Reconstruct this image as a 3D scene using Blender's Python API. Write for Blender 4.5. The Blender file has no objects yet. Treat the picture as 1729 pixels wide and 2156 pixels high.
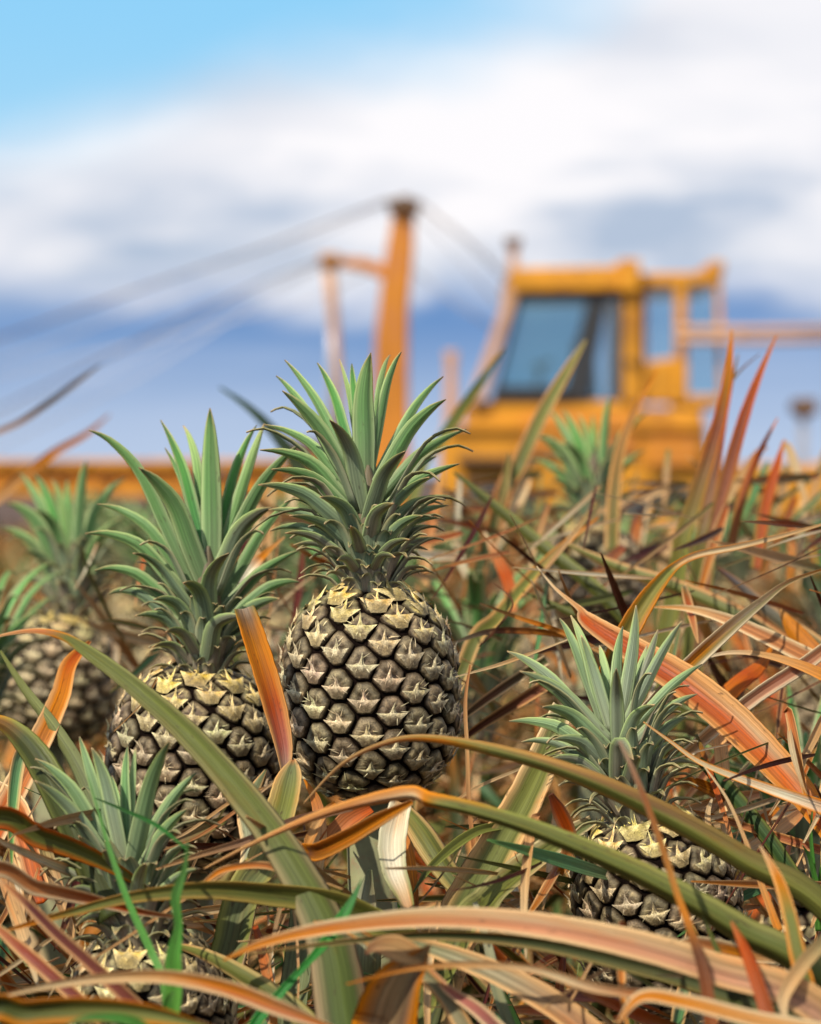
import bpy, math, random
from mathutils import Vector, Matrix, Quaternion
R = math.radians
sc = bpy.context.scene
C = sc.collection
random.seed(7)

# ---------------------------------------------------------------- camera
CAM_H = 1.0
PITCH = math.atan(78 * 36 / 100 / 2156)          # horizon sits a little above the picture centre
K = 36 / 100 / 2156
cd = bpy.data.cameras.new('camera'); cam = bpy.data.objects.new('camera', cd); C.objects.link(cam)
cd.sensor_fit = 'VERTICAL'; cd.sensor_height = 36; cd.lens = 100
cd.clip_start = 0.05; cd.clip_end = 3000
cam.location = (0, 0, CAM_H); cam.rotation_euler = (R(90) - PITCH, 0, 0)
cd.dof.use_dof = True; cd.dof.focus_distance = 1.81; cd.dof.aperture_fstop = 7.3; cd.dof.aperture_blades = 0
sc.camera = cam
sc.render.resolution_x = 821; sc.render.resolution_y = 1024

def at(u, v, d):
    X = (u - 864.5) * K * d; Z = (1078 - v) * K * d
    return Vector((X, d * math.cos(PITCH) + Z * math.sin(PITCH), CAM_H - d * math.sin(PITCH) + Z * math.cos(PITCH)))

# ---------------------------------------------------------------- light
sc.view_settings.view_transform = 'Standard'; sc.view_settings.look = 'None'
sc.view_settings.exposure = 0.50; sc.view_settings.gamma = 1; sc.view_settings.use_curve_mapping = False
SUN_EL, SUN_AZ = R(46), R(-142)                   # azimuth from +Y towards +X: behind and to the left of the camera
sdir = Vector((math.sin(SUN_AZ) * math.cos(SUN_EL), math.cos(SUN_AZ) * math.cos(SUN_EL), math.sin(SUN_EL)))
sl = bpy.data.lights.new('sun', 'SUN'); sl.energy = 3.9; sl.angle = R(0.6); sl.color = (1, 0.93, 0.80)
so = bpy.data.objects.new('sun', sl); C.objects.link(so)
so.rotation_euler = sdir.to_track_quat('Z', 'Y').to_euler(); so.location = (-8, -8, 12)

class NT:
    def __init__(s, tree): s.t = tree
    def n(s, typ, **kw):
        o = s.t.nodes.new(typ)
        for k, v in kw.items():
            if k == 'inp':
                for a, b in v.items():
                    if isinstance(b, bpy.types.NodeSocket): s.t.links.new(b, o.inputs[a])
                    else: o.inputs[a].default_value = b
            else: setattr(o, k, v)
        return o
    def math(s, op, a, b=0.0, c=0.0, clamp=False):
        return s.n('ShaderNodeMath', operation=op, use_clamp=clamp, inp={0: a, 1: b, 2: c}).outputs[0]
    def mix(s, f, a, b, bt='MIX'):
        o = s.n('ShaderNodeMix', data_type='RGBA', blend_type=bt, inp={0: f, 6: a, 7: b}); return o.outputs[2]
    def rng(s, x, a, b, c=0.0, d=1.0, smooth=True):
        return s.n('ShaderNodeMapRange', interpolation_type='SMOOTHSTEP' if smooth else 'LINEAR', inp={0: x, 1: a, 2: b, 3: c, 4: d}).outputs[0]
    def noise(s, vec, scale, detail=3, rough=0.55, dist=0.0):
        return s.n('ShaderNodeTexNoise', inp={'Vector': vec, 'Scale': scale, 'Detail': detail, 'Roughness': rough, 'Distortion': dist}).outputs[0]

w = bpy.data.worlds.new('World'); sc.world = w; w.use_nodes = True
w.node_tree.nodes.clear(); g = NT(w.node_tree)
tc = g.n('ShaderNodeTexCoord').outputs['Generated']
sx = g.n('ShaderNodeSeparateXYZ', inp={0: tc}); X, Y, Z = sx.outputs
sky = g.n('ShaderNodeTexSky', sky_type='NISHITA', sun_disc=False, sun_elevation=SUN_EL, sun_rotation=SUN_AZ).outputs[0]
S = 10.0                                           # background strength is 0.1
def col(r, gg, b, k=S): return (r * k, gg * k, b * k, 1)
xs = g.math('MAXIMUM', g.math('MINIMUM', X, 0.35), -0.35)
vec2 = g.n('ShaderNodeMapping', inp={'Vector': tc, 'Scale': (1.0, 1.0, 2.1)}).outputs[0]
n1 = g.noise(vec2, 7.0, 5, 0.5, 0.4)
vs = g.n('ShaderNodeMapping', inp={'Vector': tc, 'Rotation': (0, R(20), 0), 'Scale': (1.0, 1.0, 5.0)}).outputs[0]
n4 = g.noise(vs, 8.0, 5, 0.55, 0.3)
n2 = g.noise(vec2, 15.0, 4, 0.5, 0.3)
n3 = g.n('ShaderNodeMapping', inp={'Vector': tc, 'Location': (3.1, 1.7, 0.4), 'Scale': (1.0, 1.0, 2.6)}).outputs[0]
n3 = g.noise(n3, 9.5, 4, 0.5, 0.5)
# clear blue: cyan towards the top, periwinkle low down, real sky higher up
low = g.mix(g.rng(Z, 0.005, 0.062), col(0.34, 0.42, 0.56), col(0.100, 0.205, 0.41))
hi = g.mix(g.rng(Z, 0.10, 0.17), col(0.27, 0.49, 0.66), col(0.20, 0.455, 0.67))
low = g.mix(g.rng(n4, 0.42, 0.66, 0.0, 0.26), low, col(0.40, 0.47, 0.60))
blue = g.mix(g.rng(Z, 0.075, 0.11), low, hi)
blue = g.mix(g.rng(Z, 0.22, 0.45), blue, sky)
# cloud bank: slanting upper rim, soft flat base
zb = g.math('ADD', g.math('MULTIPLY', xs, 0.27), 0.151)
zb = g.math('ADD', zb, g.math('MULTIPLY', g.math('SUBTRACT', n1, 0.5), 0.050))
zb = g.math('ADD', zb, g.rng(xs, 0.05, 0.15, 0.0, 0.05))
top = g.rng(g.math('SUBTRACT', zb, Z), -0.022, 0.026)
zl = g.math('ADD', g.math('MULTIPLY', g.math('SUBTRACT', n2, 0.5), 0.045), 0.062)
bot = g.rng(g.math('SUBTRACT', Z, zl), -0.010, 0.013)
mask = g.math('MULTIPLY', top, bot)
hic = g.rng(g.noise(tc, 3.0, 5, 0.55), 0.40, 0.58)   # scattered cloud over the unseen sky, thickened to whiten the ambient light
mask = g.math('MAXIMUM', mask, g.math('MULTIPLY', hic, g.rng(Z, 0.22, 0.4)))
shade = g.rng(n3, 0.46, 0.66)
belly = g.math('MULTIPLY', g.rng(Z, 0.135, 0.085), 0.62)
def blob(cx, cz, rx, rz):
    a = g.math('DIVIDE', g.math('SUBTRACT', X, cx), rx); b = g.math('DIVIDE', g.math('SUBTRACT', Z, cz), rz)
    r2 = g.math('ADD', g.math('MULTIPLY', a, a), g.math('MULTIPLY', b, b))
    return g.math('POWER', 2.718, g.math('MULTIPLY', r2, -1.0))
shade = g.math('MULTIPLY', g.math('MULTIPLY', g.math('ADD', shade, g.rng(n4, 0.42, 0.62)), 0.62), g.math('ADD', belly, 0.22))
for bl_ in ((-0.100, 0.088, 0.052, 0.014, .55), (-0.03, 0.075, 0.05, 0.008, .3), (0.115, 0.087, 0.055, 0.013, .42), (0.07, 0.152, 0.06, 0.010, .30), (-0.07, 0.140, 0.07, 0.014, .38)):
    w_ = g.math('MULTIPLY', blob(*bl_[:4]), bl_[4]); shade = g.math('ADD', shade, g.math('MULTIPLY', w_, g.rng(n2, 0.3, 0.62, 0.45, 1.25, False)))
shade = g.math('SUBTRACT', shade, g.math('MULTIPLY', blob(0.02, 0.118, 0.06, 0.022), 0.5), clamp=True)
cl = g.mix(shade, col(0.705, 0.69, 0.705), col(0.33, 0.395, 0.50))
out = g.mix(mask, blue, cl)
bg = g.n('ShaderNodeBackground', inp={0: out, 1: 0.1})
wo = g.n('ShaderNodeOutputWorld', inp={0: bg.outputs[0]})

# ---------------------------------------------------------------- helpers
class MB:
    def __init__(s): s.v = []; s.f = []; s.c = []; s.l = []
    def vert(s, p, c=(1, 1, 1), l=(0, 0, 0)):
        s.v.append(tuple(p)); s.c.append(tuple(c)[:3]); s.l.append(tuple(l)); return len(s.v) - 1
    def build(s, name, mat, parent=None, smooth=True, origin=None):
        me = bpy.data.meshes.new(name)
        vs = s.v
        if origin is not None: vs = [(a - origin[0], b - origin[1], c - origin[2]) for a, b, c in vs]
        me.from_pydata(vs, [], s.f)
        a = me.attributes.new('col', 'FLOAT_COLOR', 'POINT')
        a.data.foreach_set('color', [x for c in s.c for x in (c[0], c[1], c[2], 1.0)])
        a = me.attributes.new('lc', 'FLOAT_VECTOR', 'POINT')
        a.data.foreach_set('vector', [x for l in s.l for x in l])
        if smooth: me.polygons.foreach_set('use_smooth', [True] * len(me.polygons))
        me.materials.append(mat); me.update()
        o = bpy.data.objects.new(name, me); C.objects.link(o)
        if parent is not None: o.parent = parent
        if origin is not None: o.location = origin
        return o

def thing(name, label, cat, loc=(0, 0, 0), group=None):
    o = bpy.data.objects.new(name, None); C.objects.link(o); o.location = loc
    o.empty_display_size = 0.1
    o['label'] = label; o['category'] = cat
    if group: o['group'] = group
    return o
def adopt(o, parent):
    """parent o (already placed in world space) to an unrotated thing"""
    loc = Vector(o.location); pl = Vector(parent.location)
    q = parent.parent
    while q is not None: pl = pl + Vector(q.location); q = q.parent
    o.parent = parent; o.location = loc - pl
def lerp(a, b, t): return tuple(x + (y - x) * t for x, y in zip(a, b))
def grad(stops, t):
    if t <= stops[0][0]: return stops[0][1]
    for (a, ca), (b, cb) in zip(stops, stops[1:]):
        if t <= b: return lerp(ca, cb, (t - a) / max(b - a, 1e-6))
    return stops[-1][1]
def cr(P, n):
    """Catmull-Rom resampling of rows of numbers"""
    m = len(P) - 1; out = []
    for i in range(n):
        x = i / (n - 1) * m; k = min(int(x), m - 1); t = x - k
        p0 = P[max(k - 1, 0)]; p1 = P[k]; p2 = P[k + 1]; p3 = P[min(k + 2, m)]
        out.append([0.5 * ((2 * b) + (c - a) * t + (2 * a - 5 * b + 4 * c - d) * t * t + (3 * b - a - 3 * c + d) * t ** 3)
                    for a, b, c, d in zip(p0, p1, p2, p3)])
    return out

# ---------------------------------------------------------------- materials
def mat(name):
    m = bpy.data.materials.new(name); m.use_nodes = True; m.node_tree.nodes.clear(); return m, NT(m.node_tree)
def leaf_mat(name, trans=0.24, rough=0.52, wax=0.0, spots=0.28, sat=1.13, val=0.74):
    m, g = mat(name)
    a = g.n('ShaderNodeAttribute', attribute_name='col').outputs[0]
    l = g.n('ShaderNodeAttribute', attribute_name='lc').outputs['Vector']
    st = g.noise(g.n('ShaderNodeMapping', inp={'Vector': l, 'Scale': (11, 0.55, 40)}).outputs[0], 1.0, 4, 0.6)
    fi = g.noise(g.n('ShaderNodeMapping', inp={'Vector': l, 'Scale': (38, 0.9, 40)}).outputs[0], 1.0, 2, 0.6)
    bl = g.noise(g.n('ShaderNodeMapping', inp={'Vector': l, 'Scale': (2.4, 1.7, 40)}).outputs[0], 1.0, 4, 0.65, 0.6)
    f = g.math('MULTIPLY', g.rng(st, 0.28, 0.72, 0.58, 1.36, False), g.rng(fi, 0.3, 0.7, 0.78, 1.2, False))
    c = g.mix(1.0, a, g.n('ShaderNodeCombineColor', inp={0: f, 1: f, 2: f}).outputs[0], 'MULTIPLY')
    br = g.mix(1.0, c, (1.35, 0.72, 0.48, 1), 'MULTIPLY')          # sun-scorched patches
    c = g.mix(g.rng(bl, 0.52, 0.70, 0.0, spots), c, br)
    dk = g.noise(g.n('ShaderNodeMapping', inp={'Vector': l, 'Scale': (7, 9, 23)}).outputs[0], 1.0, 3, 0.6)
    c = g.mix(g.rng(dk, 0.64, 0.72, 0.0, 0.6), c, (0.07, 0.035, 0.02, 1))   # small dark blemishes
    c = g.n('ShaderNodeHueSaturation', inp={'Saturation': sat, 'Value': val, 'Color': c}).outputs[0]
    if wax:
        wx = g.rng(bl, 0.3, 0.6, wax, wax * 0.35)
        c = g.mix(wx, c, (0.36, 0.39, 0.27, 1))
    bp = g.n('ShaderNodeBump', inp={'Strength': 0.6, 'Distance': 0.0015, 'Height': st})
    p = g.n('ShaderNodeBsdfPrincipled', inp={'Base Color': c, 'Roughness': g.rng(bl, 0.3, 0.7, rough - 0.08, rough + 0.14), 'Specular IOR Level': 0.30, 'Normal': bp.outputs[0]})
    t = g.n('ShaderNodeBsdfTranslucent', inp={'Color': g.mix(1.0, c, (1.25, 1.2, 0.8, 1), 'MULTIPLY')})
    mx = g.n('ShaderNodeMixShader', inp={0: trans, 1: p.outputs[0], 2: t.outputs[0]})
    g.n('ShaderNodeOutputMaterial', inp={0: mx.outputs[0]})
    return m
M_LEAF = leaf_mat('pineapple_leaf')
M_CROWN = leaf_mat('crown_leaf', 0.24, 0.48, 0.14, 0.05, 1.05, 0.86)
M_GRASS = leaf_mat('grass_blade', 0.35, 0.40, 0, 0.05)

def fruit_mat():
    m, g = mat('fruit_rind')
    a = g.n('ShaderNodeAttribute', attribute_name='col').outputs[0]
    l = g.n('ShaderNodeAttribute', attribute_name='lc').outputs['Vector']
    n = g.noise(l, 900, 4, 0.65); n2 = g.noise(l, 220, 4, 0.6)
    f = g.math('MULTIPLY', g.rng(n, 0.3, 0.7, 0.5, 1.5, False), g.rng(n2, 0.3, 0.7, 0.62, 1.38, False))
    c = g.mix(1.0, a, g.n('ShaderNodeCombineColor', inp={0: f, 1: f, 2: f}).outputs[0], 'MULTIPLY')
    bp = g.n('ShaderNodeBump', inp={'Strength': 0.7, 'Distance': 0.0012, 'Height': g.math('ADD', n, n2)})
    p = g.n('ShaderNodeBsdfPrincipled', inp={'Base Color': c, 'Roughness': 0.5, 'Specular IOR Level': g.rng(g.n('ShaderNodeSeparateColor', inp={0: a}).outputs[0], 0.01, 0.15, 0.0, 0.45), 'Normal': bp.outputs[0]})
    g.n('ShaderNodeOutputMaterial', inp={0: p.outputs[0]}); return m
M_FRUIT = fruit_mat()

def simple(name, c, rough=0.5, metal=0.0, var=0.15, scale=3.0, dirt=None, dirt_amt=0.5):
    m, g = mat(name)
    tc = g.n('ShaderNodeTexCoord').outputs['Object']
    n = g.noise(tc, scale, 5, 0.6)
    f = g.rng(n, 0.3, 0.7, 1 - var, 1 + var, False)
    cc = g.mix(1.0, (c[0], c[1], c[2], 1), g.n('ShaderNodeCombineColor', inp={0: f, 1: f, 2: f}).outputs[0], 'MULTIPLY')
    if dirt:
        d = g.noise(tc, scale * 2.3, 6, 0.7, 0.5)
        cc = g.mix(g.rng(d, 0.5, 0.66, 0, dirt_amt), cc, (*dirt, 1))
    p = g.n('ShaderNodeBsdfPrincipled', inp={'Base Color': cc, 'Roughness': g.rng(n, 0.3, 0.7, rough - 0.08, rough + 0.1), 'Metallic': metal})
    g.n('ShaderNodeOutputMaterial', inp={0: p.outputs[0]}); return m
M_YEL = simple('weathered_yellow_paint', (0.56, 0.23, 0.004), 0.55, 0, 0.3, 1.6, (0.26, 0.09, 0.008), 0.8)
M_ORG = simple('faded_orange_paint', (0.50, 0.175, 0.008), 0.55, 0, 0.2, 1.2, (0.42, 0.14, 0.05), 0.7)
M_DARK = simple('black_rubber', (0.02, 0.02, 0.022), 0.6, 0, 0.2, 4)
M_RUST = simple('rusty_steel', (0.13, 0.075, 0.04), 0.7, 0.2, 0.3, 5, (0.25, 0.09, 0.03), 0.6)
M_GREY = simple('pale_grey_steel', (0.42, 0.42, 0.46), 0.4, 0.3, 0.1, 3)
M_PINK = simple('sun_bleached_paint', (0.50, 0.27, 0.14), 0.6, 0, 0.15, 3)
M_SOIL = simple('red_soil', (0.075, 0.035, 0.018), 0.95, 0, 0.35, 5, (0.03, 0.018, 0.01), 0.7)
M_STEM = simple('plant_stem', (0.17, 0.17, 0.08), 0.7, 0, 0.3, 40, (0.2, 0.12, 0.06), 0.6)
def glass_mat(tint=(0.50, 0.70, 0.76, 1), haze_=0.12):
    m, g = mat('tinted_cab_glass')
    t = g.n('ShaderNodeBsdfTransparent', inp={0: tint})
    gl = g.n('ShaderNodeBsdfGlossy', inp={0: (0.8, 0.95, 1, 1), 1: 0.06})
    lw = g.n('ShaderNodeFresnel', inp={0: 1.5}).outputs[0]
    mx = g.n('ShaderNodeMixShader', inp={0: g.math('ADD', lw, 0.06), 1: t.outputs[0], 2: gl.outputs[0]})
    df = g.n('ShaderNodeBsdfDiffuse', inp={0: (0.20, 0.33, 0.36, 1)})
    mx = g.n('ShaderNodeMixShader', inp={0: haze_, 1: mx.outputs[0], 2: df.outputs[0]})
    g.n('ShaderNodeOutputMaterial', inp={0: mx.outputs[0]}); return m
M_GLASS = glass_mat(); M_CLEAR = glass_mat((0.80, 0.90, 0.92, 1), 0.05)

# ---------------------------------------------------------------- palette
GRN = (0.150, 0.310, 0.098); GRN_L = (0.22, 0.42, 0.10); GRN_D = (0.05, 0.11, 0.025); GRN_B = (0.13, 0.27, 0.12)
GREYG = (0.30, 0.35, 0.20); MAUVE = (0.40, 0.30, 0.21)
OLIVE = (0.135, 0.145, 0.036); OLIVE_D = (0.062, 0.076, 0.022); OLIVE_L = (0.225, 0.235, 0.068)
SAGE = (0.19, 0.215, 0.105)
RED = (0.50, 0.125, 0.055); PINK = (0.55, 0.245, 0.115); ORG = (0.66, 0.255, 0.06); TAN = (0.70, 0.44, 0.22)
STRAW = (0.80, 0.64, 0.40); CREAM = (0.85, 0.78, 0.58); BROWN = (0.17, 0.07, 0.035); MAROON = (0.12, 0.028, 0.024)
LIME = (0.13, 0.46, 0.09)

CROSS = (-1, -0.86, -0.45, -0.05, 0.05, 0.45, 0.86, 1)
def ribbon(mb, pts, widths, stops, margin=None, fold=0.35, roll=0.0, roll1=None, face=None, n=None, th=0.0011, lower=None, bloom=None, wav=0.0):
    """one closed, channelled blade through pts (Vectors); widths in metres; stops colour it along its length.
    margin: colour of the thin edge; lower: colour of the half beyond the midrib."""
    rnd = random.random() * 50
    n = n or max(8, 3 * len(pts))
    rows = cr([[*p, wd] for p, wd in zip(pts, widths)], n)
    P = [Vector(r[:3]) for r in rows]; W = [max(r[3], 0.0004) for r in rows]
    roll1 = roll if roll1 is None else roll1
    L = 0; prev = None; base = len(mb.v); m = len(CROSS)
    ph = random.random() * 6; jit = [1 + random.uniform(-.022, .022) for _ in range(n)]; W = [a * b for a, b in zip(W, jit)]
    for i in range(n):
        T = (P[min(i + 1, n - 1)] - P[max(i - 1, 0)])
        T = T.normalized() if T.length > 1e-9 else Vector((0, 0, 1))
        if i: L += (P[i] - P[i - 1]).length
        t = i / (n - 1)
        F = face(P[i], T, t) if face else (cam.location - P[i])
        Sv = T.cross(F)
        if Sv.length < 1e-7: Sv = prev or Vector((1, 0, 0))
        Sv.normalize()
        if prev is not None and Sv.dot(prev) < 0: Sv = -Sv
        prev = Sv.copy()
        a = roll + (roll1 - roll) * t + wav * math.sin(ph + L * 40)
        Sv = Quaternion(T, a) @ Sv
        N = Sv.cross(T).normalized()
        cc = grad(stops, t)
        for side in (0, 1):
            for s in (CROSS if side == 0 else CROSS[::-1][1:-1]):
                e = abs(s)
                off = Sv * (s * W[i] / 2 * (1 - 0.10 * abs(fold))) + N * (fold * (e ** 1.08) * W[i] / 2)
                if side: off = off - N * (th * (1.1 - e) + 0.0002)
                c = cc
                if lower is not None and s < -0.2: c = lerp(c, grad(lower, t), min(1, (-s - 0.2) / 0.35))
                if margin is not None and e > 0.6: c = lerp(c, tuple(x * 1.25 for x in grad(margin, t)), min(1, (e - 0.6) / 0.3))
                if bloom is not None and e < 0.5: c = lerp(c, bloom, 0.5 - e)
                mb.vert(P[i] + off, c, (s * 0.5 + 0.5, L * 10, rnd))
    q = 2 * m - 2
    for i in range(n - 1):
        for j in range(q):
            a = base + i * q + j; b = base + i * q + (j + 1) % q
            mb.f.append((a, b, b + q, a + q))
    mb.f.append(tuple(base + j for j in range(q))[::-1])
    mb.f.append(tuple(base + (n - 1) * q + j for j in range(q)))

# ---------------------------------------------------------------- fruit
def fruit(parent, base, top, rmax, eyes=140, hand=1, yellow=0.35, seed=1, spin=0.0, lod=0, green=0.0):
    """barrel fruit from base to top (world), covered in spirally set eyes, each with its dry bract"""
    rs = random.Random(seed)
    H = (top - base).length; mb = MB()
    prof = []; NS = 60
    def rad(z):                                    # z in 0..1
        y = 2 * z - 1
        k = 1 - 0.06 * y
        return rmax * k * max(0.0, 1 - abs(y) ** 3.1) ** 0.5
    pts = [(rad(0.012 + 0.976 * i / NS), (0.012 + 0.976 * i / NS) * H) for i in range(NS + 1)]
    S = [0]
    for a, b in zip(pts, pts[1:]): S.append(S[-1] + math.hypot(b[0] - a[0], b[1] - a[1]))
    def surf(s, ang, h):
        s = max(0, min(S[-1] - 1e-6, s)); k = max(0, min(NS - 1, int(s / S[-1] * NS) - 8))
        while k and S[k] > s: k -= 1
        while S[k + 1] < s: k += 1
        t = (s - S[k]) / (S[k + 1] - S[k])
        r = pts[k][0] + (pts[k + 1][0] - pts[k][0]) * t; z = pts[k][1] + (pts[k + 1][1] - pts[k][1]) * t
        dr = pts[k + 1][0] - pts[k][0]; dz = pts[k + 1][1] - pts[k][1]; l = math.hypot(dr, dz)
        nr, nz = dz / l, -dr / l
        r2 = r + nr * h; z2 = z + nz * h
        return Vector((r2 * math.cos(ang), r2 * math.sin(ang), z2)), r
    # dark core
    NA = 32
    for i in range(NS + 1):
        for j in range(NA):
            a = 2 * math.pi * j / NA
            p = Vector(((pts[i][0] - 0.0012) * math.cos(a), (pts[i][0] - 0.0012) * math.sin(a), pts[i][1]))
            mb.vert(p, (0.008, 0.005, 0.004), p)
    for i in range(NS):
        for j in range(NA):
            a = i * NA + j; b = i * NA + (j + 1) % NA
            mb.f.append((a, b, b + NA, a + NA))
    # total area -> area per eye
    area = sum(2 * math.pi * (a[0] + b[0]) / 2 * math.hypot(b[0] - a[0], b[1] - a[1]) for a, b in zip(pts, pts[1:]))
    ap = area / eyes
    E = []; s = 0.004; i = 0
    while s < S[-1] - 0.002:
        p, r = surf(s, 0, 0); r = max(r, rmax * 0.28)
        E.append((s, hand * i * math.radians(137.24) + spin)); s += ap / (2 * math.pi * r); i += 1
    M = len(E)
    sp = math.sqrt(ap)
    for i, (s, a) in enumerate(E):
        _, r = surf(s, a, 0); r = max(r, rmax * 0.2)
        # local cell by clipping against neighbours
        poly = [(-sp, -sp), (sp, -sp), (sp, sp), (-sp, sp)]
        for d in (1, 2, 3, 5, 8, 13, 21, 34):
            for sg in (-1, 1):
                j = i + sg * d
                if 0 <= j < M:
                    da = (E[j][1] - a + math.pi) % (2 * math.pi) - math.pi
                    nx, ny = da * r, E[j][0] - s
                    L = math.hypot(nx, ny)
                    if L > 2.6 * sp or L < 1e-6: continue
                    hx, hy = nx / L, ny / L; h = L / 2
                    new = []
                    for q in range(len(poly)):
                        A = poly[q]; B = poly[(q + 1) % len(poly)]
                        fa = A[0] * hx + A[1] * hy - h; fb = B[0] * hx + B[1] * hy - h
                        if fa <= 0: new.append(A)
                        if (fa < 0) != (fb < 0) and fa != fb:
                            t = fa / (fa - fb); new.append((A[0] + (B[0] - A[0]) * t, A[1] + (B[1] - A[1]) * t))
                    poly = new
                    if len(poly) < 3: break
            if len(poly) < 3: break
        if len(poly) < 3: continue
        def reach(th):
            cx, sy = math.cos(th), math.sin(th); best = sp
            for q in range(len(poly)):
                A = poly[q]; B = poly[(q + 1) % len(poly)]
                ex, ey = B[0] - A[0], B[1] - A[1]; den = cx * ey - sy * ex
                if abs(den) < 1e-12: continue
                t = (A[0] * ey - A[1] * ex) / den; u = (A[0] * sy - A[1] * cx) / den
                if t > 0 and -1e-6 <= u <= 1 + 1e-6: best = min(best, t)
            return best
        NR = 22 if not lod else 12
        rr = [reach(2 * math.pi * k / NR) for k in range(NR)]
        av = sum(rr) / NR
        js = rs.uniform(0.94, 1.0); rr = [min(x, av * 1.36) * 0.975 * js * rs.uniform(0.97, 1.0) for x in rr]
        zt = s / S[-1]
        k1 = rs.uniform(0.8, 1.2); warm = rs.random()
        olive = tuple(x * k1 for x in lerp((0.105, 0.082, 0.036), (0.105, 0.066, 0.036), warm))
        pale = tuple(x * k1 for x in lerp((0.240, 0.200, 0.100), (0.250, 0.172, 0.092), warm))
        body = tuple(x * k1 for x in lerp((0.300, 0.230, 0.110), (0.300, 0.205, 0.115), warm))
        yl = min(1.0, max(0.0, (zt - 0.66) / 0.30) ** 1.2 * (0.75 + yellow)) * rs.uniform(0.7, 1.0)
        tan = lerp(lerp((0.64, 0.52, 0.27), (0.66, 0.48, 0.27), warm), (0.88, 0.58, 0.06), yl)
        tan = tuple(x * rs.uniform(0.85, 1.1) for x in tan)
        body = lerp(body, (0.50, 0.38, 0.09), yl * 0.75); pale = lerp(pale, (0.34, 0.30, 0.10), yl * 0.5)
        hgt = av * 0.22
        def dh(q):                                  # height of the eye over the seam, by distance from its middle
            q = min(q, 1.0)
            return hgt * (max(0.0, 1 - q ** 5.0)) * (0.80 + 0.20 * min(1, q / 0.45))
        streak = [rs.uniform(0.50, 1.45) for _ in range(NR)]
        b0 = len(mb.v)
        rings = (1.0, 0.965, 0.90, 0.80, 0.64, 0.46, 0.26) if not lod else (1.0, 0.93, 0.78, 0.45)
        for q_ in rings:
            for k in range(NR):
                th = 2 * math.pi * k / NR; x = rr[k] * q_ * math.cos(th); y = rr[k] * q_ * math.sin(th); yy = y / av
                if q_ > 0.97: c = (0.006, 0.004, 0.003)
                elif q_ > 0.93: c = lerp((0.02, 0.014, 0.010), olive, 0.35)
                elif q_ > 0.85: c = lerp((0.04, 0.03, 0.02), olive, 0.6)
                else:
                    c = lerp(olive, pale, max(0, 1 - abs(q_ - 0.68) / 0.2) * (0.85 if yy > 0 else 0.3))
                    c = lerp(c, body, min(1, max(0, -yy - 0.05) / 0.22))
                    if q_ < 0.3: c = lerp(c, (0.09, 0.06, 0.04), 0.6)
                c = tuple(w_ * (streak[k] if q_ < 0.93 else 1) for w_ in c)
                h = -0.0012 if q_ > 0.97 else dh(q_) * rs.uniform(0.9, 1.08)
                p, _ = surf(s + y, a + x / r, h); mb.vert(p, c, p)
        pc, _ = surf(s, a, hgt * 0.7); ci = mb.vert(pc, body, pc)
        for q in range(len(rings) - 1):
            for k in range(NR):
                A = b0 + q * NR + k; B = b0 + q * NR + (k + 1) % NR
                mb.f.append((A, B, B + NR, A + NR))
        for k in range(NR): mb.f.append((b0 + (len(rings) - 1) * NR + k, b0 + (len(rings) - 1) * NR + (k + 1) % NR, ci))
        # the dry bract: a thin four-pointed star lying on the eye, its tips lifting free
        spk = rs.uniform(0.7, 1.2) * (1.0 + 0.6 * max(0, zt - 0.78) / 0.22); lx = rs.uniform(-0.14, 0.14)
        wl = rs.uniform(0.8, 1.05); wr = rs.uniform(0.8, 1.05); wu = rs.uniform(-.06, .05)
        ed = lerp(tan, (0.95, 0.82, 0.52), 0.5); dk = lerp(body, olive, rs.uniform(0.3, 0.9))
        star = [(0.00, -0.90, 0.01, .0), (0.30, -0.86, 0.02, .1), (0.40, -0.60, 0.03, .25), (0.90 * wr, -0.10 + wu, 0.24, 1.), (0.32, -0.30, 0.08, .85),
                (0.14, -0.06, 0.08, .75), (0.065 + lx * .5, 0.22, 0.10, .9), (lx, 0.56 * spk, 0.10 + 0.36 * spk, 1.), (-0.065 + lx * .5, 0.22, 0.10, .9), (-0.14, -0.06, 0.08, .75),
                (-0.32, -0.30, 0.08, .85), (-0.90 * wl, -0.10 + wu, 0.24, 1.), (-0.40, -0.60, 0.03, .25), (-0.30, -0.86, 0.02, .1)]
        hairs = []
        if not lod:
            for _ in range(5):
                th = rs.uniform(0, 6.28); r0 = rs.uniform(0.1, 0.5); r1 = r0 + rs.uniform(0.25, 0.55); hairs.append((th, r0, r1, rs.uniform(-.5, .5), rs.uniform(0.0, 0.30)))
        def bp(x, y, h): return surf(s + (y + 0.06) * av, a + x * av * 1.08 / r, dh(math.hypot(x, y) * 0.95) + h * av)[0]
        b1 = len(mb.v)
        for x, y, h, c in star:
            p = bp(x, y, h); mb.vert(p, lerp(dk, ed, c), p)
        for x, y, h, c in star:
            p = bp(x * 0.45, y * 0.5 - 0.10, 0.10 + h * 0.3); mb.vert(p, lerp(tan, dk, rs.uniform(0.75, 1.0) if y < -.4 or abs(y + .06) < .01 else rs.uniform(0.1, 0.4)), p)
        p = bp(lx * .4, -0.14, 0.19); cc_ = mb.vert(p, lerp(ed, dk, rs.uniform(0, .5)), p)
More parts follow.
